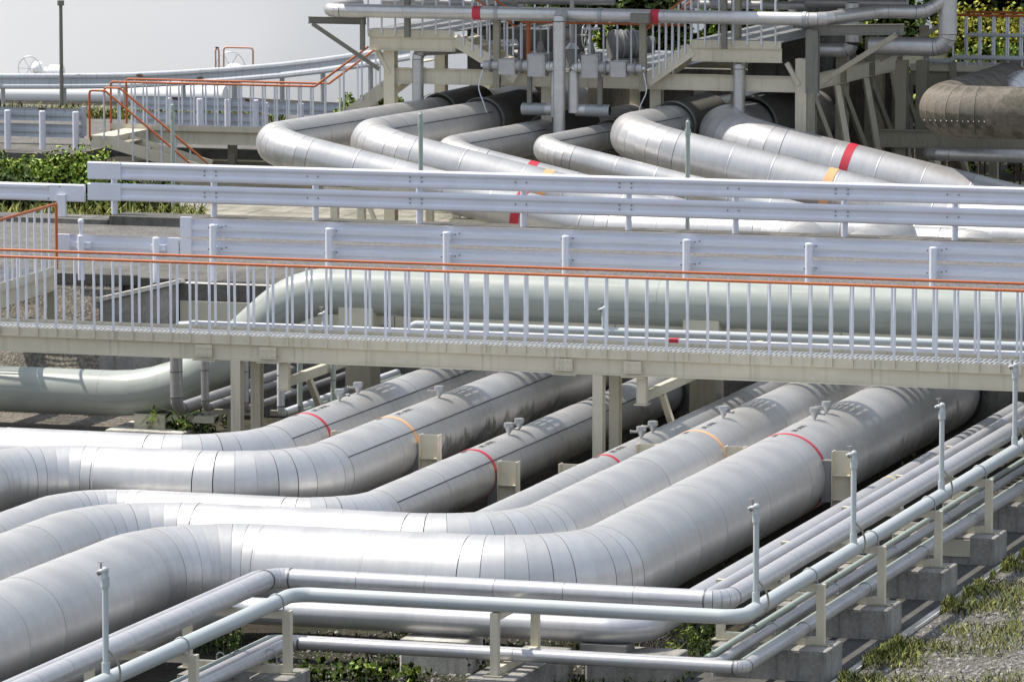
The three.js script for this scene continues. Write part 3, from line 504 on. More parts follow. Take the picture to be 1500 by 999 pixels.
{
  const z = -86.9, zb = z - .15, o = thing('guard_rail', 'double white guard rail along the near road edge, posts facing the footbridge', 'guard rail'); const xs = []; for (let k = 0; k < 10; k++) xs.push(-33.08 + 2.116 * k);
  gposts(o, xs, z, YR, 3.215, .06); const x0 = -33.55;
  for (const y of [3.155, 2.785]) { for (let k = 0; k < 5; k++) part('beam', wbeam(k ? xs[k * 2] - .1 : x0, xs[Math.min(9, k * 2 + 2)], y, zb + (k % 2) * .004, -1, .89), mGuard, o); part('end_terminal', terminal(x0 - .18, x0 + .02, y, zb, -1), mGuard, o); part('bolts', xs.flatMap((x, i) => (i % 2 ? [-.1, .1] : [-.12, .12, .2]).map((d, j) => bolt(x + d, y + .02 * j, zb + .03, 1))), mBolt, o, 'stuff'); for (const x of xs) part('spacer', box(x - .05, x + .05, y - .06, y + .06, zb + .02, z - .02), mGuard, o); }
  const p = thing('guard_rail', 'low single white guard rail between the gangway and the double rail', 'guard rail'); const a = onZ(118, 380, z).x, b = onZ(228, 380, z).x;
  gposts(p, [a, b], z, YR - .05, 2.96, .06); part('beam', wbeam(-35.8, -33.95, 2.79, zb, -1), mGuard, p); part('end_terminal', terminal(-36.03, -35.8, 2.79, zb, -1), mGuard, p); part('end_terminal', terminal(-33.97, -33.76, 2.79, zb, -1), mGuard, p); for (const x of [a, b]) part('spacer', box(x - .12, x + .14, 2.74, 2.84, zb + .03, z - .03), mGuard, p);
  single('post_cap', [cyl(V(a, 2.98, z), V(a, 3.04, z), .03), cyl(V(a, 3.04, z), V(a, 3.17, z), .03, { r1: .045 }), ball(V(a, 3.21, z), .055)], mWhiteTube, 'white knob standing on the low guard rail post', 'marker');
}

// ───────────────────────── process platform behind the road ─────────────────────────
const ZS = -118.3, S = (px, py, dz = 0) => onZ(px, py, ZS + dz);
const yS = py => S(850, py).y, xS = px => S(px, 100).x;
const YL = yS(105), YU = S(600, 43).y; // lower and upper deck levels
const platform = thing('process_platform', 'beige steel process platform with two raised decks joined by stairs over the pipes', 'platform');
{
  const o = platform, xL = S(541, 50).x, xLs = S(667, 50).x, xRs = S(1014, 60).x, xR = S(1146, 60).x, D = 7.5;
  const YLr = S(1100, 115).y;
  // decks
  const deck = (x0, x1, y, z0, z1, stiff) => {
    part('deck_beam', prof(hsec(.14, .32), V(x0, y - .33, z0), V(x1, y - .33, z0)), mBeige, o); part('deck_beam', prof(hsec(.14, .32), V(x0, y - .33, z1), V(x1, y - .33, z1)), mBeige, o);
    part('fascia', box(x0, x1, y - .168, y + .0, z0 + .06, z0 + .072), mBeige, o); const n = Math.max(1, Math.floor((x1 - x0) / .33)); if (stiff) for (let k = 0; k <= n; k++) part('stiffener', box(x0 + k * .33 - .012, x0 + k * .33 + .012, y - .168, y - .004, z0 + .073, z0 + .095), mBeige, o);
    const b = []; for (let x = x0; x < x1; x += .09) b.push(box(x, x + .075, y - .03, y - .002, z0 + .05, z1)); part('deck_grating', b, mGal, o, 'stuff');
    const rail = []; for (let k = 0; k <= n; k++) { const x = x0 + k * .33; part('baluster', cyl(V(x, y - .1, z1), V(x, y + 1.1, z1), .024, { seg: 8 }), mWhiteTube, o); if (k % 1 === 0) part('baluster', cyl(V(x, y - .1, z0 + .09), V(x, y + 1.1, z0 + .09), .024, { seg: 8 }), mWhiteTube, o); }
  };
  deck(xL, xLs, YU, ZS, ZS - D, true); deck(xRs, xR, YU - .1, ZS, ZS - D, true);
  // lower deck between, with its beam running the whole front
  part('main_beam', prof(hsec(.16, .36), V(S(560, 115).x, YL - .2, ZS - .3), V(S(1166, 115).x, YL - .2, ZS - .3)), mBeige, o);
  part('main_beam', prof(hsec(.16, .36), V(S(560, 115).x, YL - .2, ZS - D), V(S(1166, 115).x, YL - .2, ZS - D)), mBeige, o);
  { const b = []; for (let x = xLs + .9; x < xRs - .9; x += .1) b.push(box(x, x + .085, YL - .02, YL + .012, ZS - .4, ZS - D)); part('deck_grating', b, mGal, o, 'stuff'); }
  // stairs down from both decks
  const stair = (x0, y0, x1, y1) => {
    for (const z of [ZS + .02, ZS - 1.0]) part('stringer', bar(V(x0, y0 - .22, z), V(x1, y1 - .12, z), .02, .3), mBeige, o);
    const n = 6; for (let k = 1; k < n; k++) { const t = k / n; part('tread', box(x0 + (x1 - x0) * t - .13, x0 + (x1 - x0) * t + .13, y0 + (y1 - y0) * t - .05, y0 + (y1 - y0) * t - .02, ZS + .005, ZS - .985), mBeige, o); }
    for (const z of [ZS + .05, ZS - 1.05]) { const v = V(0, 1.05, 0); part('handrail', cyl(V(x0, y0 + 1.05, z), V(x1, y1 + 1.05, z), .026), mOrange, o); for (let k = 1; k < 7; k++) { const t = k / 7; const q = V(x0 + (x1 - x0) * t, y0 + (y1 - y0) * t, z); part('baluster', cyl(q.clone().add(V(0, -.2, 0)), q.clone().add(v), .024, { seg: 8 }), mWhiteTube, o); } }
  };
  stair(xLs, YU, S(757, 118).x, YL - .05); stair(xRs, YU - .1, S(948, 118).x, YL - .05);
  // low orange railing of the middle bay
  { const a = S(760, 36).x, b = S(1000, 36).x, y = YL + 1.1, z = ZS - .15; part('handrail', cyl(V(a, y, z), V(b, y, z), .026), mOrange, o); for (let x = a; x < b; x += .33) part('baluster', cyl(V(x, YL, z), V(x, y - .02, z), .022, { seg: 8 }), mWhiteTube, o); part('rail_post', cyl(V(S(772, 60).x, YL - .1, z + .06), V(S(772, 60).x, y, z + .06), .05), mOrange, o); }
  // columns with knee braces
  const col = (px, z, y1) => { const x = xS(px); part('column', prof(hsec(.26, .26, .014, .018), V(x, .02, z), V(x, y1, z)), mBeige, o); part('base_plate', box(x - .25, x + .25, .008, .02, z - .25, z + .25), mBeigeD, o); };
  for (const z of [ZS - .3, ZS - 4, ZS - D]) { col(566, z, YU - .5); col(1171, z, YU - .5); col(790, z - .4, YL - .4); col(950, z - .4, YL - .4); }
  part('knee_brace', bar(V(S(548, 62).x, YU - .5, ZS - .2), V(S(566, 120).x, YL - .15, ZS - .2), .12, .1), mBeige, o);
  part('knee_brace', bar(V(S(1150, 72).x, YU - .6, ZS - .2), V(S(1168, 122).x, YL - .2, ZS - .2), .12, .1), mBeige, o);
  // left cantilever carrying the header pipe
  const cy = S(500, 29).y, c0 = S(457, 29).x;
  part('cantilever', prof(hsec(.12, .16), V(c0, cy, ZS + .25), V(S(541, 29).x, cy, ZS + .25)), mSteelDark, o); part('cantilever_brace', prof(lsec(.1, .1), V(c0 + .1, cy - .08, ZS + .25), V(S(557, 101).x, S(557, 101).y, ZS + .05)), mSteelDark, o); part('hanger', bar(V(S(536, 29).x, cy + .05, ZS + .25), V(S(536, 62).x, YU - .48, ZS + .25), .1, .1), mSteelDark, o);
  // dark posts in front of the decks and pipe stanchions
  for (const [px, y0, y1] of [[604, -110, 58], [1067, -110, 66]]) part('pipe_stanchion', prof(csec(.12, .14), V(xS(px), yS(y1), ZS + .35), V(xS(px), yS(y0), ZS + .35)), mSteelDark, o);
  for (const px of [730, 944]) part('pipe_stanchion', bar(V(xS(px), YL - .4, ZS + .1), V(xS(px), yS(30), ZS + .1), .15, .15), mBeigeD, o);
  // upper tier of spaced planks on the stanchions, above the picture's top edge: unseen, added to dapple the decks and shade the header pipe
  { const y = YU + 2.5; for (let x = S(470, 0).x, k = 0; x < S(1040, 0).x; x += .62, k++) part('added_shade_plank', box(x, x + .36, y, y + .05, ZS - .42, ZS - 7), mSteelDark, o); for (let k = 0; k < 6; k++) { const a = S(440, 0).x, w = (S(1040, 0).x - a) / 6; part('added_shade_plate', box(a + k * w + .01, a + (k + 1) * w - .01, y, y + .05, ZS + 1.3, ZS - .4), mSteelDark, o); } for (const z of [ZS + .35, ZS - 6.6]) part('added_shade_beam', prof(hsec(.14, .26), V(S(470, 0).x, y - .14, z), V(S(1080, 0).x, y - .14, z)), mSteelDark, o); }
  // concrete back wall and a low slab under the platform
  part('back_wall', box(S(560, 100).x - .5, S(1180, 100).x + .5, 0, YL - .45, ZS - D - .5, ZS - D - .9), mConcOld, o); part('equipment_plinth', box(S(625, 90).x, S(745, 90).x, YL - .38, YL + .75, ZS - 3, ZS - 6), mConcOld, o); part('equipment_plinth', box(S(1045, 90).x, S(1160, 90).x, YL - .38, YL + .7, ZS - 3, ZS - 6), mConcOld, o);
}
// frames stepping back at the platform's right side; the darker beige puts their shade into the paint
{
  const o = thing('pipe_bent', 'row of beige steel bents with braces, toned darker for shade, right of the process platform', 'frame'), X = S(1185, 120).x, y = YL - .2;
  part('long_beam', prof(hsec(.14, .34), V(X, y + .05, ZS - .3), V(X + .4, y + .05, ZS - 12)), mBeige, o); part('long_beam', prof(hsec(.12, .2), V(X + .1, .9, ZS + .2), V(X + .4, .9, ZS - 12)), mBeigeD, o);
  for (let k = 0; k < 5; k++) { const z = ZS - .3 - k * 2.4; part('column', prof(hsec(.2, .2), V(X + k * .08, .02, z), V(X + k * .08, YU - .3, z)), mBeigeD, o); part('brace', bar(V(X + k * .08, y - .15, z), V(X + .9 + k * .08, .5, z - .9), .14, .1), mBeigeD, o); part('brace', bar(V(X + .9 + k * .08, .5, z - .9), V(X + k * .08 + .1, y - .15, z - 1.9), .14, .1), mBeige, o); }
  { const x0 = S(1045, 60).x, x1 = S(1420, 60).x, y6 = YU + 1.9; for (let k = 0; k < 7; k++) part('added_deck_plate', box(x0 + k * (x1 - x0) / 7 + .01, x0 + (k + 1) * (x1 - x0) / 7 - .01, y6, y6 + .05, ZS - .1, ZS - 10.5), mSteelDark, o); for (const z of [ZS - .9, ZS - 9.8]) { part('added_deck_beam', prof(hsec(.14, .3), V(x0, y6 - .16, z), V(x1, y6 - .16, z)), mBeigeD, o); for (const x of z > ZS - 2 ? [x0 + .3] : [x0 + .3, x1 - .3]) part('column', bar(V(x, .02, z), V(x, y6 - .31, z), .2, .2), mBeigeD, o); } }  // unseen deck added overhead to shade the bents and pipes
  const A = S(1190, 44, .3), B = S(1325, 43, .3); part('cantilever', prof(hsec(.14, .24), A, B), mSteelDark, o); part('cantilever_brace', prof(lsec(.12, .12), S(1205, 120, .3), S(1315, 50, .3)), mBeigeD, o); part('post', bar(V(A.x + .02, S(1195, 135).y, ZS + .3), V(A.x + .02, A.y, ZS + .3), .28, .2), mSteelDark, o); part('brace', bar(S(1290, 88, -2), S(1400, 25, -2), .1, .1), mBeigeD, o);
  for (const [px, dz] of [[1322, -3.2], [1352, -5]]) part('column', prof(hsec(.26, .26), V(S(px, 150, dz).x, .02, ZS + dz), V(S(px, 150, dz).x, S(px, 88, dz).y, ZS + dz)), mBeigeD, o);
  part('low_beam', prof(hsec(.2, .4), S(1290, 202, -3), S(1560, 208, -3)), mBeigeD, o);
}
// header pipe along the platform front
{
  const o = thing('header_pipe', 'long grey clad header pipe with two red bands along the platform top', 'pipe'), z = ZS + .45, y = S(820, 21, .45).y, r = .155;
  const pts = [V(S(478, 6, .45).x, y + .02, z - 2.2), V(S(478, 12, .45).x, y, z), V(S(1205, 25, .45).x, y, z), V(S(1262, 12, .45).x, y + .1, z - 1.6), V(S(1330, 12, .45).x, y + .1, z - 1.8), V(S(1392, -20, .45).x, y + .85, z - 2.3)];
  jacket(o, route(pts, [.35, .5, .5, .6]), r, { mats: cladOld, len: 1.5, gores: 5, seg: 28 });
  for (const px of [700, 961]) part('colour_band', ring(V(S(px, 20, .45).x, y, z), V(1, 0, 0), r, .2), mRed, o);
  for (const px of [728, 880, 1180]) part('pipe_clamp', ring(V(S(px, 20, .45).x, y, z), V(1, 0, 0), r + .004, .09, .012), mGal, o);
  part('junction_box', box(S(925, 20, .7).x, S(952, 20, .7).x, y - .14, y + .08, z + .16, z + .34), mSteelDark, o);
  const d = thing('riser_pipe', 'tall grey clad pipe dropping from the header pipe to the middle pipes', 'pipe'), x = S(820, 60, .75).x;
  jacket(d, route([V(x, .9, z + .34), V(x, y + .02, z + .34), V(x, y + .02, z + .1)], .16), .14, { mats: cladOld, len: 1.1, gores: 3, seg: 28 });
}
// relief valve trains on both sides of the tall drop
[[705, 805, 1], [945, 850, -1]].forEach(([a, b, s], i) => {
  const o = thing('valve_train', ['grey clad valve train left of the tall drop pipe', 'grey clad valve train right of the tall drop pipe'][i], 'valve', 'clad valve trains'), z = ZS + .7, P = px => S(px, 97, .7).x, y = S(780, 97, .7).y;
  const cx = (p0, p1, r, m, n) => part(n, cyl(V(P(p0), y, z), V(P(p1), y, z), r, { seg: 20 }), m, o);
  const q = f => a + (b - a) * f;
  part('flange_plug', cyl(V(P(q(0)), y, z), V(P(q(.04)), y, z), .05), mGlassy, o); cx(q(.04), q(.26), .11, mSilverD, 'pipe_stub'); cx(q(.13), q(.16), .15, mIron, 'flange');
  part('valve_cover', chamfer(Math.min(P(q(.27)), P(q(.52))), Math.max(P(q(.27)), P(q(.52))), y - .19, y + .17, z - .18, z + .18, .04), mSilverD, o); cx(q(.52), q(.7), .13, mSilverD, 'pipe_stub'); cx(q(.58), q(.61), .17, mIron, 'flange');
  part('valve_cover', chamfer(Math.min(P(q(.7)), P(q(.96))), Math.max(P(q(.7)), P(q(.96))), y - .22, y + .3, z - .2, z + .2, .05), mSilverD, o); cx(q(.96), q(1.06), .1, mSilver, 'pipe_stub');
  const xv = P(b + s * 2); jacket(o, route([V(xv - s * .1, y, z), V(xv + s * .12, y, z), V(xv + s * .12, S(820, s > 0 ? 172 : 165, .7).y, z)], .12), .12, { mats: cladOld, len: .6, gores: 3, seg: 24 });
  const e = S(820, 160, .5).y; jacket(o, route([V(xv + s * .1, e, z - .1), V(P(b - s * 42), e, z - .1)], .1), .13, { mats: cladOld, len: .5, seg: 24 });
  const fin = []; for (let k = 0; k < 16; k++) { const x = P(b - s * 8) + (P(b - s * 40) - P(b - s * 8)) * k / 15; fin.push(ring(V(x, e, z - .1), V(1, 0, 0), .132, .02, .01)); } part('cooling_fins', fin, mGal, o, 'stuff');
  part('support_leg', bar(V(P(q(.7)), y - .22, z - .05), V(P(q(.7)), YL - .9, z - .05), .1, .1), mSteelDark, o);
  part('hose', new THREE.TubeGeometry(new THREE.CatmullRomCurve3([V(P(q(.02)), y - .1, z), V(P(q(.02)) - s * .08, y - .5, z + .05), V(P(q(.02)) + s * .05, y - .85, z + .1), V(P(q(.02)) + s * .12, y - 1.1, z + .05)]), 20, .012, 6), mWhiteTube, o);
});
// vertical risers from the big pipes up to the platform
[[612, 74, 142, 'grey clad elbow pipe rising to the platform from the first main pipe', 6.2, -.2], [1083, 88, 152, 'grey clad elbow pipe rising to the platform from the widest main pipe', -6.2, -.2]].forEach(([px, y0, y1, l, run, dz]) => {
  const o = thing('riser_pipe', l, 'pipe', 'riser pipes'), a = S(px, y1, dz), t = S(px, y0, dz).y; jacket(o, route([V(a.x, a.y - .3, a.z), V(a.x, t, a.z), V(a.x + (run > 0 ? 1.6 : -.02), t + .02, a.z - 2.4)], .2), .135, { mats: cladOld, len: .8, gores: 4, seg: 24 });
});
{ const o = thing('service_pipe', 'grey pipe below the right platform deck with pale bands', 'pipe'); const y = S(1000, 78, -2).y; jacket(o, route([V(S(1000, 78, -2).x, y, ZS - 2.4), V(S(1085, 78, -2).x, y, ZS - 2.4)], .2), .15, { mats: cladOld, len: 1.2, seg: 24 }); const f = []; for (let k = 0; k < 18; k++) f.push(ring(V(S(1048 + k * 2.2, 78, -2).x, y, ZS - 2.4), V(1, 0, 0), .152, .016, .012)); part('cooling_fins', f, mGal, o, 'stuff'); }
const mSleeve = std({ color: lin(.15, .15, .14), map: tRust, roughness: .8 });
// dark sleeves and flanges where the main pipes go under the platform
for (const [i, z] of [[0, -119.5], [1, -118.4], [2, -119], [3, -118.7], [4, -118.6], [5, -120.4]]) { const p = PP[i]; const f = part('flange_ring', ring(V(p.Xb, p.hb, z), V(0, 0, 1), p.r + .07, .14), mGal, p.o); part('bolted_sleeve', sleeve([{ c: V(p.Xb, p.hb, z - .1), d: V(0, 0, -1), r: p.r + .05 }, { c: V(p.Xb, p.hb, z - 3), d: V(0, 0, -1), r: p.r + .05 }], 44, .05), mSleeve, p.o); }
// stands under the descending pipes
PP.forEach((p, i) => { for (const k of [0, 1]) { const x = p.Xb + 2.0 + k * 2.8, y = p.hc + (p.hl - p.hc) * (x - p.Xb) / p.L - p.r; if (y < .25) continue; const o = thing('pipe_stand', ['beige stand under the upper slope of main pipe ', 'beige stand under the lower slope of main pipe '][k] + ['nearest the road', 'second from the road', 'third from the road', 'fourth from the road', 'fifth from the road', 'sixth from the road'][i], 'support', 'stands under the sloping pipes'); for (const s of [-1, 1]) { part('leg', bar(V(x + s * .3, .02, p.zb), V(x + s * .3, y - .1, p.zb), .15, .15), mBeige, o); } part('cap', box(x - .5, x + .5, y - .1, y, p.zb - .15, p.zb + .15), mBeige, o); part('brace', bar(V(x + .38, y - .12, p.zb + .12), V(x + 1.2, .05, p.zb + .12), .08, .08), mBeige, o); } });
// colour bands on the sloping runs
PP.forEach((p, i) => { const dir = V(p.L, p.hl - p.hc, 0).normalize(), BP = [[758, 318], [795, 287], [775, 290], [1181, 295], [1212, 250], [1238, 225]][i], bx = onZ(...BP, p.zb + p.r * .6).x, lo = bx > p.Xb + p.L, dir2 = lo ? V(1, 0, 0) : dir, at = lo ? V(bx, p.hl, p.zb) : V(p.Xb, p.hc, p.zb).addScaledVector(dir, (bx - p.Xb) / dir.x); part('colour_band', ring(at, dir2, p.r, .2, .006), p.band, p.o); });
// two pale vents standing between road and platform
for (const [px, y0, y1, dz, l] of [[616, 163, 250, 17, 'slim pale green vent post in front of the second sloping pipe'], [1008, 174, 262, 17, 'slim pale green vent post in front of the fifth sloping pipe'], [252, 150, 245, 10, 'slim pale grey vent post beside the orange stair rail']]) {
  const t = onZ(px, y0, ZS + dz), o = thing('vent_post', l, 'vent', 'vent posts'), r = .045; part('post', cyl(V(t.x, .01, t.z), V(t.x, t.y - .2, t.z), r), mGreenG, o); part('collar', cyl(V(t.x, t.y - .32, t.z), V(t.x, t.y - .2, t.z), r + .014), mGreenG, o); part('vent_head', [cyl(V(t.x, t.y - .2, t.z), V(t.x, t.y - .08, t.z), r - .004), ball(V(t.x, t.y - .07, t.z), r), cyl(V(t.x, t.y - .05, t.z), V(t.x, t.y, t.z), .015)], mGreenG, o);
}
// equipment standing on the platform
function handwheel(o, c, R, ax) { const t = new THREE.TorusGeometry(R, .018, 6, 24); const l = [t]; for (let k = 0; k < 3; k++) { const a = k * 1.047; l.push(cyl(V(-Math.cos(a) * R, -Math.sin(a) * R, 0), V(Math.cos(a) * R, Math.sin(a) * R, 0), .011, { seg: 6 })); } const m = merge(l); if (ax === 'y') m.rotateX(Math.PI / 2); if (ax === 'x') m.rotateY(Math.PI / 2); m.translate(c.x, c.y, c.z); part('handwheel', m, mGlassy, o); }
[[600, 41, 'left'], [1000 + 0, 41, 'right']].forEach(() => { });
[[792, 42, -1.1, 'gate valve with a flat handwheel left of the tall drop pipe'], [866, 42, -1.2, 'gate valve with a flat handwheel right of the tall drop pipe'], [745, 66, -1.6, 'small gate valve behind the left valve train']].forEach(([px, py, dz, l]) => { const p = S(px, py, dz), o = thing('gate_valve', l, 'valve', 'gate valves on the platform'); handwheel(o, p, .2, 'y'); part('stem', [cyl(V(p.x, p.y - .35, p.z), V(p.x, p.y + .06, p.z), .025), cyl(V(p.x, p.y - .5, p.z), V(p.x, p.y - .3, p.z), .09, { r1: .05 })], mIron, o); part('body', [cyl(V(p.x, YL - .1, p.z), V(p.x, p.y - .48, p.z), .1), cyl(V(p.x - .25, YL + .25, p.z), V(p.x + .25, YL + .25, p.z), .12)], mIron, o); });
{ const p = S(858, 52, -1.6), o = thing('gate_valve', 'gate valve with an upright handwheel by the vent cone', 'valve', 'gate valves on the platform'); handwheel(o, p, .28, 'x'); part('stem', cyl(p, V(p.x - .4, p.y, p.z), .03), mIron, o); part('body', [ball(V(p.x - .45, p.y, p.z), .16), cyl(V(p.x - .45, YL - .1, p.z), V(p.x - .45, p.y, p.z), .1)], mIron, o); }
{ const p = S(838, 70, -.8), o = thing('vent_cone', 'bright metal cone cap behind the tall drop pipe', 'vent'); part('cone', cyl(V(p.x, p.y - .02, p.z), V(p.x, p.y + .12, p.z), .17, { r1: .05, seg: 20 }), mGlassy, o); part('body', cyl(V(p.x, YL - .15, p.z), V(p.x, p.y - .03, p.z), .14), mIron, o); part('pipe', cyl(V(p.x, p.y + .12, p.z), V(p.x, p.y + 1.1, p.z), .055), mSilverD, o); }
[[918, 66, -2.6, .34, 'grey motor with ribbed casing on the middle deck'], [640 + 90, 14, -5, .3, 'grey motor on the left deck behind the header pipe'], [1185, 10, -5, .35, 'grey motor on the right deck behind the header pipe']].forEach(([px, py, dz, r, l]) => {
  const p = S(px, py, dz), o = thing('pump_motor', l, 'motor', 'pump motors'); part('casing', [cyl(V(p.x - .35, p.y, p.z + .2), V(p.x + .3, p.y, p.z - .2), r, { seg: 24 }), cyl(V(p.x + .3, p.y, p.z - .2), V(p.x + .55, p.y, p.z - .35), r * .6)], mIron, o);
  const d = V(.65, 0, -.4).normalize(); for (let k = 0; k < 4; k++) part('casing_rib', ring(V(p.x - .25, p.y, p.z + .15).addScaledVector(d, k * .15), d, r, .03, .03), mGal, o); part('foot', box(p.x - .3, p.x + .3, p.y - r - .35, p.y - r + .05, p.z - .25, p.z + .25), mIron, o);
});
// pipework seen along the top of the platform
for (const [a, b, py, dz, r, l] of [[560, 700, 2, -2, .1, 'thin grey pipe along the left deck top'], [1000, 1180, 6, -2.5, .1, 'thin grey pipe along the right deck top'], [1165, 1330, 3, -3.4, .14, 'grey pipe crossing behind the right bents'], [640, 900, -2, -4, .12, 'grey pipe on the back of the platform']]) single('deck_pipe', cyl(S(a, py, dz), S(b, py + 2, dz), r), mSilverD, l, 'pipe', 'pipes on the platform decks');
{ const o = thing('riser_pipe', 'broad grey clad U bend pipe at the far right of the platform', 'pipe', 'riser pipes'), z = ZS - 1.6, yb = S(1330, 68, -1.6).y; jacket(o, route([V(S(1275, 68, -1.6).x, yb, z), V(S(1389, 68, -1.6).x, yb, z), V(S(1389, 0, -1.6).x, yb + 2.4, z)], .3), .21, { mats: cladOld, len: .9, gores: 5, seg: 28 }); const o2 = thing('riser_pipe', 'grey clad elbow pipe below the right cantilever', 'pipe', 'riser pipes'); const y2 = S(1230, 74, -2.2).y; jacket(o2, route([V(S(1185, 74, -2.2).x, y2, ZS - 2.2), V(S(1249, 74, -2.2).x, y2, ZS - 2.2), V(S(1249, 30, -2.2).x, y2 + 1.1, ZS - 2.2)], .2), .16, { mats: cladOld, len: .8, gores: 4, seg: 24 }); }
// grimy brown lagging with algae patches, as on the photographed pipe
const tGrime = tex(512, (u, v) => { const b = fbm(u * 5, v * 5, 5, 5, 91), m = fbm(u * 7, v * 7, 7, 5, 92), f = fbm(u * 50, v * 50, 50, 2, 93), q = 150 + (b - .5) * 90 + (f - .5) * 30; const k = Math.max(0, Math.min(1, (m - .5) * 7)) * 34; return [q - k, q - 6 - k * .9, q - 14 - k]; }, true, 2.2), mGrime = std({ color: lin(.42, .40, .37), map: tGrime, roughness: .85, metalness: .1 });
// large weathered pipe at the right edge
{
  const o = thing('old_pipe', 'large weathered grey pipe with a dark mossy underside at the right edge', 'pipe'), z = ZS + 1.5, y = S(1420, 164, 1.5).y, r = .58;
  jacket(o, route([V(S(1372, 150, 1.5).x, y + .02, z - 9), V(S(1372, 164, 1.5).x, y, z), V(-8, y, z)], 1.0), r, { mats: [mGrime], len: 1.1, gores: 7 });
  const b = []; for (let k = 0; k < 12; k++) { const x = S(1355 + k * 8, 158, 2.1).x; b.push(ball(V(x, y - .06 - .1, z + r), .012, 6)); } part('rivets', b, mGlassy, o, 'stuff');
  const q = thing('old_pipe', 'dark thin pipe below the weathered pipe at the right edge', 'pipe'), y2 = S(1420, 227, -2).y; jacket(q, route([V(S(1310, 240, -2).x, y2 - .25, ZS - 6), V(S(1362, 227, -2).x, y2, ZS - 2), V(-8, y2, ZS - 2)], .6), .15, { mats: cladOld, len: 1.3, gores: 4, seg: 24 });
  const t = thing('old_pipe', 'short grey pipe stub climbing behind the weathered pipe', 'pipe'); const a = S(1480, 138, -3); jacket(t, route([V(a.x - .2, a.y - .9, a.z), V(a.x - .1, a.y + .1, a.z - 1.0), V(a.x + 2, a.y + .12, a.z - 1.6)], .4), .4, { mats: cladOld, len: .7, gores: 4 });
}
// walkway at the upper right with orange rails
{
  const o = thing('footbridge', 'upper footbridge with orange rails in front of the yellow green bushes', 'footbridge'), z = ZS - 6, P = (px, py, d = 0) => onZ(px, py, z + d), x0 = P(1335, 100).x, x1 = P(1580, 100).x, y = P(1420, 97).y;
  part('girder', prof(hsec(.14, .34), V(x0, y - .3, z), V(x1, y - .3, z)), mBeigeD, o); part('fascia', box(x0, x1, y - .12, y + .04, z + .08, z + .095), mBeige, o); const b = []; for (let x = x0; x < x1; x += .1) b.push(box(x, x + .055, y, y + .02, z, z - 1.2)); part('deck_grating', b, mGal, o, 'stuff');
  for (const [d, h] of [[.06, 1.2], [-1.2, 1.2]]) { part('handrail', cyl(V(P(1398, 50).x, y + h, z + d), V(x1, y + h, z + d), .03), mOrange, o); for (let x = P(1398, 50).x; x < x1; x += .33) part('baluster', cyl(V(x, y, z + d), V(x, y + h - .02, z + d), .024, { seg: 8 }), mWhiteTube, o); }
  part('service_tube', tube(route([V(P(1360, 80).x, y + .12, z + .2), V(P(1395, 78).x, y + .12, z + .2), V(P(1403, 72).x, y + .22, z + .2), V(x1, y + .22, z + .2)], .1), .06, 12), mGreenL, o); part('service_tube', tube(route([V(P(1418, 75).x, y + .3, z + .1), V(P(1418, 47).x, y + .75, z + .1), V(x1, y + .75, z + .1)], .1), .045, 12), mGreenL, o);
  for (const px of [1395, 1470]) part('bracket', bar(P(px, 88, .12), P(px + 5, 128, .12), .16, .05), mBeigeD, o); for (const px of [1350, 1450, 1560]) part('column', bar(V(P(px, 120).x, 0.02, z - .6), V(P(px, 120).x, y - .47, z - .6), .2, .2), mBeigeD, o);
}

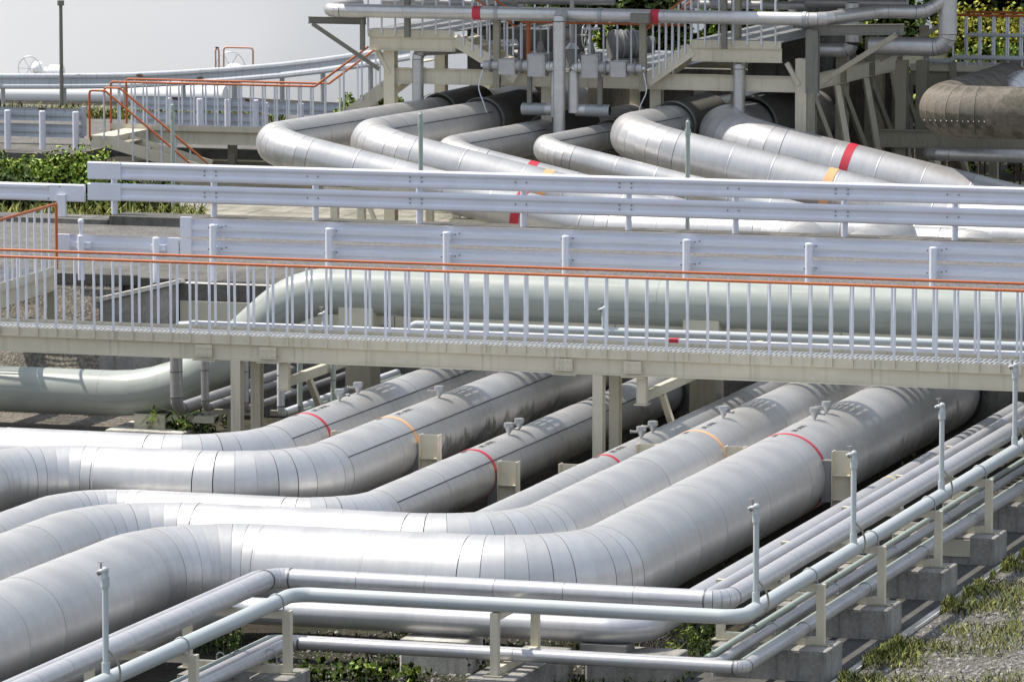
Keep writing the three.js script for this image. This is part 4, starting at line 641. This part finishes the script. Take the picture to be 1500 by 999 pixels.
// ───────────────────────── left background: stairs, gangway, second road, tank ─────────────────────────
const ZK = -133.0; const K = (px, py, d = 0) => onZ(px, py, ZK + d);
{
  const o = thing('stair_gangway', 'beige gangway with orange rails and stairs at both ends left of the platform', 'gangway');
  const y = K(400, 192).y, x0 = K(163, 190).x, x1 = K(462, 190).x, z1 = ZK - 1.0, zs = ZK + 1.5;
  const rail = (pts, z) => { part('handrail', tube(route(pts.map(q => V(q[0], q[1], z)), .08), .03, 10), mOrange, o); };
  part('girder', prof(hsec(.14, .34), V(x0, y - .22, ZK), V(x1 + 1.2, y - .22, ZK)), mBeige, o); part('girder', prof(hsec(.14, .34), V(x0, y - .22, z1), V(x1 + 1.2, y - .22, z1)), mBeige, o); part('fascia', box(x0, x1, y - .05, y + .1, ZK + .075, ZK + .09), mBeige, o);
  { const b = []; for (let x = x0; x < x1 + 1; x += .1) b.push(box(x, x + .055, y - .02, y + .01, ZK, z1)); part('deck_grating', b, mGal, o, 'stuff'); }
  const up = K(540, 52), dn = K(400, 340);
  for (const z of [ZK + .05, z1 - .05]) { rail([[x0, y - .1], [x0, y + 1.2], [x1, y + 1.2], [x1 + (up.x - x1), y + 1.2 + (up.x - x1) * .72]], z); for (let x = x0 + .25; x < x1; x += .335) part('baluster', cyl(V(x, y - .05, z), V(x, y + 1.18, z), .026, { seg: 8 }), mWhiteTube, o); for (let x = x1 + .3; x < up.x + .5; x += .5) { const h = (x - x1) * .72; part('baluster', cyl(V(x, y + h - .05, z), V(x, y + 1.18 + h, z), .026, { seg: 8 }), mWhiteTube, o); } }
  // stairs up to the platform
  for (const z of [ZK, z1]) part('stringer', bar(V(x1 - .1, y - .25, z), V(up.x + .9, y - .25 + (up.x + 1 - x1) * .72, z), .03, .36), mBeige, o); for (let k = 0; k < 14; k++) { const x = x1 + .1 + k * .29; part('tread', box(x, x + .28, y + k * .209, y + k * .209 + .03, ZK - .02, z1 + .02), mBeigeP, o); }
  // landing and stairs down to the pit
  const xa = K(131, 190, 2.5).x, xb = K(188, 190, 1.5).x, za = ZK + 2.5, zb2 = ZK + 1.5; part('landing', box(xa, xb, y - .34, y - .02, za, ZK + .1), mBeige, o);
  for (const z of [za + .02, zb2]) { rail([[xa, y - .1], [xa, y + 1.15], [xb - .25, y + 1.15], [xb + 4.6, y + 1.15 - 4.85 * .78]], z); for (let k = 1; k < 14; k++) { const x = xa + k * .4, h = Math.max(0, (x - xb + .2) * .78); part('baluster', cyl(V(x, y - .1 - h, z), V(x, y + 1.12 - h, z), .026, { seg: 8 }), mWhiteTube, o); } part('stringer', bar(V(xb - .1, y - .2, z), V(xb + 2.3, Math.max(.1, y - .2 - 2.4 * .78), z), .03, .3), mBeige, o); }
  for (let k = 0; k < 7; k++) { const x = xb + .1 + k * .27; part('tread', box(x, x + .27, y - .2 - k * .21, y - .17 - k * .21, za, zb2 + .02), mBeigeD, o); }
  for (const px of [200, 330]) part('column', bar(V(K(px, 200).x, 0, ZK - .5), V(K(px, 200).x, y - .39, ZK - .5), .2, .2), mBeigeD, o);
}
// second road on a low dark wall
const Y2 = K(60, 216, -.5).y, Z2 = ZK - 1.6;
struct('second_road', [sheet(-160, -38, Z2 - .1, Z2 - 13, Y2 + .004)], mAsph);
struct('far_ground', [sheet(-260, -30, Z2 - 13, -420, Y2)], mSoil);
struct('pit_wall', [box(-160, -38, -.2, Y2, Z2, Z2 - .5), box(-160, K(128, 210).x, -.2, Y2 - .02, Z2 + 2.6, Z2 - .002)], mConcOld);
{
  const o = thing('guard_rail', 'weathered double guard rail with flaking paint along the second road', 'guard rail'), z = Z2 + 2.2, b = K(0, 200, .6); const Pz = (px, py) => onZ(px, py, z); const xs = [10, 61, 110].map(p => Pz(p, 180).x); const y0 = Pz(60, 216).y; const y1 = Pz(60, 163).y;
  gposts(o, [xs[0] - 1.9, ...xs], z, y0 - .05, y1, .085); for (const py of [168, 192]) part('beam', wbeam(xs[0] - 4, Pz(117, 180).x, Pz(60, py).y, z - .2, -1), mGuardOld, o); part('end_terminal', box(Pz(115, 180).x, Pz(120, 180).x, Pz(115, 200).y, Pz(115, 157).y, z - .28, z - .14), mGuardOld, o);
  const p = thing('guard_rail', 'weathered guard rail panels behind the orange railed gangway', 'guard rail'), zz = Z2 - 2.2, Q = (px, py) => onZ(px, py, zz); gposts(p, [247, 292, 333, 374].map(q => Q(q, 170).x), zz, Y2, Q(333, 146).y, .085); for (const py of [153, 175]) part('beam', wbeam(Q(190, 170).x, Q(385, 170).x, Q(290, py).y, zz - .2, -1), mGuardOld, p);
  const r = thing('guard_rail', 'single pale guard rail beyond the gangway stairs', 'guard rail'), z3 = Z2 - 4, U = (px, py) => onZ(px, py, z3); gposts(r, [388, 440].map(q => U(q, 160).x), z3, Y2, U(440, 152).y, .085); part('beam', wbeam(U(386, 160).x, U(560, 160).x, U(440, 160).y, z3 - .2, -1), mGuardOld, r);
}
// far guard rail that climbs in a curve, with posts
{
  const o = thing('guard_rail', 'long galvanised guard rail climbing in a curve before the white tank', 'guard rail'); const pts = [[-60, 118, -146], [0, 119, -146], [90, 119, -145.6], [180, 118, -145.2], [265, 114, -144.6], [340, 109, -144], [410, 103, -143.4], [470, 96, -142.6], [540, 86, -141.6], [600, 76, -140.5]].map(q => onZ(...q)); const prf = wb(-1);
  for (let i = 0; i + 1 < pts.length; i++) { part('beam', prof(prf.map(q => [q[0], q[1] * 1.3]), pts[i], pts[i + 1].clone().add(pts[i + 1].clone().sub(pts[i]).multiplyScalar(.01))), mGuardOld, o); part('post', cyl(V(pts[i].x, 0, pts[i].z - .15), V(pts[i].x, pts[i].y + .1, pts[i].z - .15), .07), mGal, o); }
}
{ const p = onZ(88, 8, -145.2), o = thing('lamp_post', 'thin dark pole standing behind the far guard rail', 'pole'); part('pole', cyl(V(p.x, 0, p.z), V(p.x, p.y, p.z), .062, { r1: .05 }), mSteelDark, o); part('head', cyl(V(p.x, p.y, p.z), V(p.x, p.y + .15, p.z), .1), mSteelDark, o); }
{ // tank and its foot works
  const o = thing('storage_tank', 'huge white cylindrical storage tank filling the background', 'tank'); const R = 60, c = onZ(250, 100, -153); c.x += 22; c.z += R - Math.sqrt(R * R - 22 * 22); const sh = new THREE.CylinderGeometry(R, R, 44, 180, 1, true); const q = sh.attributes.uv; for (let i = 0; i < q.count; i++) q.setXY(i, q.getX(i) * 260, q.getY(i) * 44); sh.translate(c.x, 20, c.z - R); part('shell', sh, mTank, o); part('roof', (() => { const g = new THREE.SphereGeometry(R * 1.6, 60, 12, 0, 6.283, 0, .675); g.translate(c.x, 42 - R * 1.6 * Math.cos(.675), c.z - R); return g; })(), mTank, o);
  const w = thing('white_pipe', 'thick white pipe low behind the far guard rail', 'pipe'); const a = onZ(-80, 137, -149), b = onZ(330, 141, -149); part('pipe', cyl(a, b, .3, { seg: 24 }), mTank, w); part('saddle', box(onZ(58, 137, -149).x - .6, onZ(58, 137, -149).x + .6, a.y - 1.1, a.y - .2, -149.5, -148.5), mTank, w);
  const v = thing('gate_valve', 'pale valve with a large handwheel before the tank at the left', 'valve', 'valves before the tank'), p = onZ(42, 100, -150); handwheel(v, p, .36, 'z'); part('body', [ball(V(p.x + .15, p.y, p.z - .3), .2), cyl(V(p.x + .1, p.y - .1, p.z - .3), V(p.x + .9, p.y - .1, p.z - .3), .12), cyl(V(p.x + .55, p.y - .1, p.z - .3), V(p.x + .95, p.y - .1, p.z - .3), .2)], mTank, v);
  const v2 = thing('gate_valve', 'pale valve with a handwheel behind thin orange hoops by the tank', 'valve', 'valves before the tank'), p2 = onZ(337, 98, -150); handwheel(v2, p2, .45, 'z'); part('body', [ball(V(p2.x, p2.y - .25, p2.z - .3), .35), cyl(V(p2.x, p2.y - 1.5, p2.z - .3), V(p2.x, p2.y - .2, p2.z - .3), .2)], mTank, v2);
  const h = thing('hoop_rail', 'orange hoop rails paled for haze, standing before the tank', 'railing'); for (const [a1, b1, t] of [[315, 320, 70], [327, 370, 69]]) { const A = onZ(a1, t, -148.5), B = onZ(b1, t, -148.5), bot = onZ(a1, 104, -148.5).y; part('hoop', tube(route([V(A.x, bot, -148.5), V(A.x, A.y, -148.5), V(B.x, A.y, -148.5), V(B.x, bot, -148.5)], .1), .028, 8), paint('#d8a893', .6), h); }  // pale orange puts the haze into the hoop colour
}

{ // unseen wooded backdrop added far behind so the pipe cladding mirrors it dark
  const g = new THREE.PlaneGeometry(1400, 1, 90, 10), p = g.attributes.position; for (let i = 0; i < p.count; i++) { const x = p.getX(i), t = p.getY(i) + .5, n = fbm(x * .012 + 40, t * 2 + 7, 4096, 4, 5); p.setXYZ(i, x - 150, -2 + t * (70 + (n - .5) * 60), -330 - t * 90 - (n - .5) * 30); } g.computeVertexNormals(); struct('added_hill', planar(g), std({ color: lin(.06, .09, .035), map: tSoil, roughness: 1 }));
}

PP.forEach((p, i) => { if (i !== 5) part('lap_seam', seamLine(V(p.Xb, p.hc - .022 * p.r * 3, p.zb - p.r * 3), V(p.Xb, p.hb, -118), p.r, .55, .016), mDark, p.o); });

// ───────────────────────── plants, grass, gravel ─────────────────────────
function leaves(spots, L, Wd, tint = .35, upb = .3) { // spots: [x,y,z]; small folded leaf blades with their own tone
  const n = spots.length, pos = new Float32Array(n * 18), col = new Float32Array(n * 18), nor = new Float32Array(n * 18), uv = new Float32Array(n * 12);
  const a = V(0, 0, 0), b = V(0, 0, 0), nn = V(0, 0, 0);
  spots.forEach((s, i) => {
    a.set(rr(-1, 1), rr(-1, 1) * .8 + upb * .5, rr(-1, 1)).normalize(); b.set(rr(-1, 1), rr(-1, 1), rr(-1, 1)).cross(a).normalize(); nn.crossVectors(a, b).normalize(); if (nn.y < 0) nn.negate();
    const l = L * rr(.6, 1.3) / 2, w = Wd * rr(.6, 1.3) / 2, P = [[s[0] - a.x * l, s[1] - a.y * l, s[2] - a.z * l], [s[0] + b.x * w + nn.x * w * .3, s[1] + b.y * w + nn.y * w * .3, s[2] + b.z * w + nn.z * w * .3], [s[0] + a.x * l, s[1] + a.y * l, s[2] + a.z * l], [s[0] - b.x * w + nn.x * w * .3, s[1] - b.y * w + nn.y * w * .3, s[2] - b.z * w + nn.z * w * .3]];
    const q = 1 + rr(-tint, tint), yl = rr(-.12, .2); [0, 1, 2, 0, 2, 3].forEach((k, j) => { const o = i * 18 + j * 3; pos.set(P[k], o); nor.set([nn.x, nn.y, nn.z], o); col.set([q * (1 + yl), q, q * (1 - yl * .6)], o); });
  });
  const g = new THREE.BufferGeometry(); g.setAttribute('position', new THREE.BufferAttribute(pos, 3)); g.setAttribute('normal', new THREE.BufferAttribute(nor, 3)); g.setAttribute('color', new THREE.BufferAttribute(col, 3)); g.setAttribute('uv', new THREE.BufferAttribute(uv, 2)); return g;
}
function blobSpots(blobs, n) { // blobs [x,y,z,rx,ry,rz]; leaves gathered in clumps near each blob's skin
  const out = []; const tot = blobs.reduce((t, b) => t + b[3] * b[4] * b[5], 0);
  for (const b of blobs) {
    const m = Math.round(n * b[3] * b[4] * b[5] / tot), cl_ = Math.max(4, Math.round(m / 26));
    for (let c = 0; c < cl_; c++) { const u = V(rr(-1, 1), rr(-1, 1), rr(-1, 1)).normalize().multiplyScalar(Math.pow(rnd(), .4) * rr(.75, 1.12)), cx = b[0] + u.x * b[3], cy = b[1] + u.y * b[4], cz = b[2] + u.z * b[5], cr = rr(.1, .24) * (b[3] + b[4]) * .5; for (let k = 0; k < 26; k++) { const w = V(rr(-1, 1), rr(-1, 1), rr(-1, 1)); out.push([cx + w.x * cr, Math.max(.03, cy + w.y * cr), cz + w.z * cr]); } }
  } return out;
}
function shrub(name, label, cat, blobs, n, L, Wd, mat, group, foot) {
  const o = thing(name, label, cat, group); part('foliage', leaves(blobSpots(blobs, n), L, Wd), mat, o, 'stuff');
  const st = []; for (const b of blobs) { const f = foot ?? 0; st.push(cyl(V(b[0] + rr(-.1, .1), f, b[2]), V(b[0], b[1], b[2]), .035, { r1: .012, seg: 6 })); for (let k = 0; k < 4; k++) st.push(cyl(V(b[0], Math.max(f + .05, b[1] - b[4] * .5), b[2]), V(b[0] + rr(-.7, .7) * b[3], b[1] + rr(0, .7) * b[4], b[2] + rr(-.7, .7) * b[5]), .014, { r1: .005, seg: 5 })); } part('stems', st, std({ color: lin(.12, .09, .06), roughness: 1 }), o, 'stuff'); return o;
}
{ // clipped looking bushes left of the platform, behind the road
  const Q = (px, py, z) => onZ(px, py, z); const mk = (l, px, py, z, r, n, mat) => { const c = Q(px, py, z); shrub('bush', l, 'bush', [[c.x, Math.max(.6, c.y - r * .3), c.z, r, r * 1.0, r * .8], [c.x + r * .7, Math.max(.5, c.y - r * .6), c.z + .2, r * .7, r * .7, r * .7], [c.x - r * .7, Math.max(.5, c.y - r * .7), c.z + .1, r * .7, r * .6, r * .6]], n * 2.4, .1, .06, mat, 'bushes behind the road'); };
  mk('bright green bush at the end of the single guard rail', 28, 262, -107, .8, 5200, mLeaf); mk('bright green bush behind the gap between the two guard rails', 95, 260, -106, .85, 6500, mLeaf); mk('low green bush under the landing of the orange railed stairs', 145, 262, -108, .8, 3600, mLeaf); mk('dark bush below the stairs behind the guard rail', 215, 285, -110, .8, 2800, mLeafD); mk('scrubby pale bush beside the second road wall', 5, 275, -104, .8, 2600, mLeafD);
  mk('green bush behind the platform stair stringer', 520, 158, -134.4, .5, 1800, mLeaf); mk('green bush below the left platform corner', 575, 156, -134, .5, 1500, mLeaf);
  const gr = []; for (let k = 0; k < 5200; k++) { const c = onZ(rr(0, 300), rr(298, 314), -101.3 - rnd() * 2.5); gr.push([c.x, Math.max(.1, c.y - .25) + rr(-.5, .25), c.z]); } const gs = new THREE.Mesh(leaves(gr, .3, .03, .4, 2), mGrass); gs.name = 'verge_grass'; gs.userData = { kind: 'stuff', label: 'rough grass growing behind the far road kerb', category: 'grass' }; scene.add(gs);
  const g2 = []; for (let k = 0; k < 3600; k++) { const c = onZ(rr(-5, 420), 158 - rnd() * 6, -144.2 + rnd() * 1.2); g2.push([c.x, Y2 + rr(0, .35) * rnd(), c.z]); } const gm = new THREE.Mesh(leaves(g2, .3, .04, .4, 2), mGrass); gm.name = 'verge_grass_001'; gm.userData = { kind: 'stuff', label: 'thin grass strip below the far guard rail', category: 'grass' }; scene.add(gm);
}
function tree(label, px, z, h, w, n, mat, group = 'trees behind the platform') {
  const b = onZ(px, 60, z), o = thing('tree', label, 'tree', group), bark = std({ color: lin(.1, .08, .06), roughness: 1 }), x = b.x; const blobs = []; const l = [];
  for (let k = 0; k < 9; k++) { const a = rr(0, 6.28), q = rr(.15, .7) * w, y = h * rr(.3, .95); blobs.push([x + Math.cos(a) * q, y, z + Math.sin(a) * q * .8, w * rr(.35, .55), h * rr(.12, .2), w * rr(.35, .5)]); l.push(cyl(V(x, h * rr(.25, .5), z), V(x + Math.cos(a) * q, y, z + Math.sin(a) * q * .8), .09, { r1: .03, seg: 6 })); }
  part('trunk', cyl(V(x, 0, z), V(x, h * .75, z), .22, { r1: .08, seg: 8 }), bark, o); part('limbs', l, bark, o, 'stuff'); part('crown', leaves(blobSpots(blobs, n), .26, .15), mat, o, 'stuff');
}
[[745, -138, 5, 1.7], [815, -137, 4.8, 1.6], [905, -138, 5, 1.8], [985, -137, 4.8, 1.7], [1110, -138, 5.4, 2.2], [1220, -138, 5.4, 2.2], [1330, -138, 5.6, 2.4]].forEach((t, i) => tree(['dark broadleaf tree behind the left deck stairs', 'leafy tree behind the tall drop pipe', 'leafy tree behind the right valve train', 'broad tree behind the right deck stairs', 'dark tree behind the right deck', 'dark tree behind the right bents', 'tall dark tree beside the upper footbridge'][i], ...t, 7000, i % 2 ? mLeafD : mLeaf));
[[1395, 70, -131], [1440, 60, -132], [1490, 75, -131], [1540, 60, -132], [1470, 110, -129], [1415, 118, -130]].forEach(([px, py, z], i) => { const c = onZ(px, py, z); shrub('bush', ['yellow green bush left behind the upper footbridge rails', 'tall yellow green bush behind the upper footbridge', 'yellow green bush behind the upper footbridge at the right', 'yellow green bush past the right end of the footbridge', 'low yellow green bush under the upper footbridge', 'low bush beside the weathered pipe bend'][i], 'bush', [[c.x, Math.max(.8, c.y - .3), c.z, 1.1, 1.3, .9], [c.x + .5, Math.max(.6, c.y - 1.2), c.z, 1, 1, .9]], 7000, .14, .08, i < 4 ? mLeafY : mLeaf, 'yellow green bushes'); });
[[1400, -136, 6, 2.4], [1490, -136, 6, 2.4], [1570, -136, 6, 2.4]].forEach((t, i) => tree(['dark tree left behind the yellow bushes', 'dark tree behind the yellow bushes', 'dark tree right behind the yellow bushes'][i], ...t, 6000, mLeafD));

// foreground weeds
function weed(label, px, py, h, n, L, Wd, mat, spread = .25) {
  const c = onY(px, py, 0), o = thing('weed', label, 'plant', 'weeds round the pipe rack'), sp = [], st = []; const m = Math.max(3, Math.round(n / 14));
  for (let k = 0; k < m; k++) { const x = c.x + rr(-1, 1) * spread, z = c.z + rr(-1, 1) * spread, hh = h * rr(.5, 1), tx = x + rr(-.12, .12), tz = z + rr(-.12, .12); st.push(cyl(V(x, 0, z), V(tx, hh, tz), .006, { r1: .003, seg: 5 })); for (let j = 0; j < 14; j++) { const t = rr(.2, 1.02); sp.push([x + (tx - x) * t + rr(-L, L) * .5, hh * t + rr(-.02, .03), z + (tz - z) * t + rr(-L, L) * .5]); } }
  part('stems', st, mLeafD.clone(), o, 'stuff').material.vertexColors = false; part('leaves', leaves(sp, L, Wd, .35, .2), mat, o, 'stuff');
}
weed('broad leaved creeper below the lower rack pipe beside the corner block', 475, 996, .3, 80, .1, .08, mLeaf, .3); weed('broad leaved creeper in the middle below the lower rack pipe', 545, 999, .28, 110, .1, .08, mLeaf, .4); weed('broad leaved creeper near the cross run block', 612, 1000, .26, 80, .095, .075, mLeaf, .35); weed('sparse weed left of the cross run block', 690, 985, .3, 120, .07, .045, mLeafD, .25);
weed('upright narrow leaved weed at the loop corner', 1030, 950, .5, 420, .1, .022, mLeaf, .22); weed('second narrow leaved weed beside the loop corner', 1012, 965, .32, 220, .09, .022, mLeaf, .25); weed('dark shrubby weed between the left rack pipes', 320, 955, .5, 520, .05, .03, mLeafD, .3); weed('small weeds under the thick grey pipe', 640, 935, .22, 260, .05, .035, mLeafD, .7); weed('weed by the saddle of the thick grey pipe', 860, 960, .3, 240, .06, .03, mLeafD, .4);
weed('ferny weeds beside the left footbridge column', 275, 634, .5, 330, .2, .035, mLeaf, .55); weed('ferny weeds below the thin drop pipe', 315, 634, .4, 240, .18, .035, mLeafD, .4); weed('weeds at the foot of the widest pipe', 1035, 830, .4, 260, .06, .03, mLeafD, .35); weed('bare twiggy weed in the shade of the widest pipe', 1340, 700, .7, 60, .05, .02, mDry, .2);
function tufts(name, label, n, place, L, Wd, mat) { const s = []; for (let k = 0; k < n; k++) { const q = place(); if (q) s.push(q); } const m = new THREE.Mesh(leaves(s, L, Wd, .45, 2.4), mat); m.name = numbered(name); m.castShadow = m.receiveShadow = true; m.userData = { kind: 'stuff', label, category: 'grass' }; scene.add(m); }
const clump = (x, z) => fbm(x * 1.6 + 50, z * 1.6 + 300, 4096, 3, 2);
tufts('grass', 'patchy green grass along the drain edging', 56000, () => { const x = -16.34 + Math.pow(rnd(), 2.2) * 3.4, z = rr(-58, -84), c = clump(x, z) - (x + 16.34) * .06; if (c < .43) return null; return [x, rr(.005, .17) * (.3 + c), z]; }, .13, .013, mGrass);
tufts('dry_grass', 'dry straw coloured grass between the gravel', 3000, () => { const x = -16.34 + rnd() * 3.6, z = rr(-58, -84), c = clump(x + 9, z + 5); if (c < .5) return null; return [x, rr(.003, .05), z]; }, .1, .009, mDry);
tufts('dry_grass', 'pale dry stalks standing below the thick grey pipe', 900, () => { const c = onY(rr(820, 1000), rr(950, 999), 0); return [c.x, rr(.02, .42), c.z]; }, .22, .006, mDry);
tufts('grass', 'sparse weeds in the dark yard below the main pipes', 9000, () => { const x = rr(-24, -18.2), z = rr(-58, -66), c = clump(x + 3, z); if (c < .48) return null; return [x, rr(.005, .12), z]; }, .09, .03, mLeafD);
{
  const g = new THREE.IcosahedronGeometry(1, 0), N = 62000, m = new THREE.InstancedMesh(g, std({ color: lin(.3, .295, .285), roughness: .95 }), N), M = new THREE.Matrix4(), q = new THREE.Quaternion(), e = new THREE.Euler(), c = new THREE.Color();
  for (let i = 0; i < N; i++) { const far = i > 56000; const x = far ? rr(-24, -18.4) : -16.3 + Math.pow(rnd(), .8) * 5.2, z = far ? rr(-58, -68) : rr(-58, -82), s = rr(.007, .016) + Math.pow(rnd(), 9) * .03; e.set(rr(0, 6), rr(0, 6), rr(0, 6)); q.setFromEuler(e); M.compose(V(x, s * .35, z), q, V(s, s * rr(.55, .9), s * rr(.7, 1.2))); m.setMatrixAt(i, M); const k = rr(.6, 1.35); c.setRGB(k, k * rr(.95, 1), k * rr(.88, .98)); m.setColorAt(i, c); }
  m.name = 'gravel'; m.castShadow = m.receiveShadow = true; m.userData = { kind: 'stuff', label: 'loose grey gravel beside the drain edging', category: 'gravel' }; scene.add(m);
}

// ───────────────────────── finish: each group stands at its own base ─────────────────────────
scene.updateMatrixWorld(true);
for (const o of tops) {
  const b = new THREE.Box3().setFromObject(o), c = b.getCenter(V(0, 0, 0)); c.y = b.min.y;
  o.position.copy(c); for (const k of o.children) k.position.sub(c);
}
renderer.render(scene, camera);
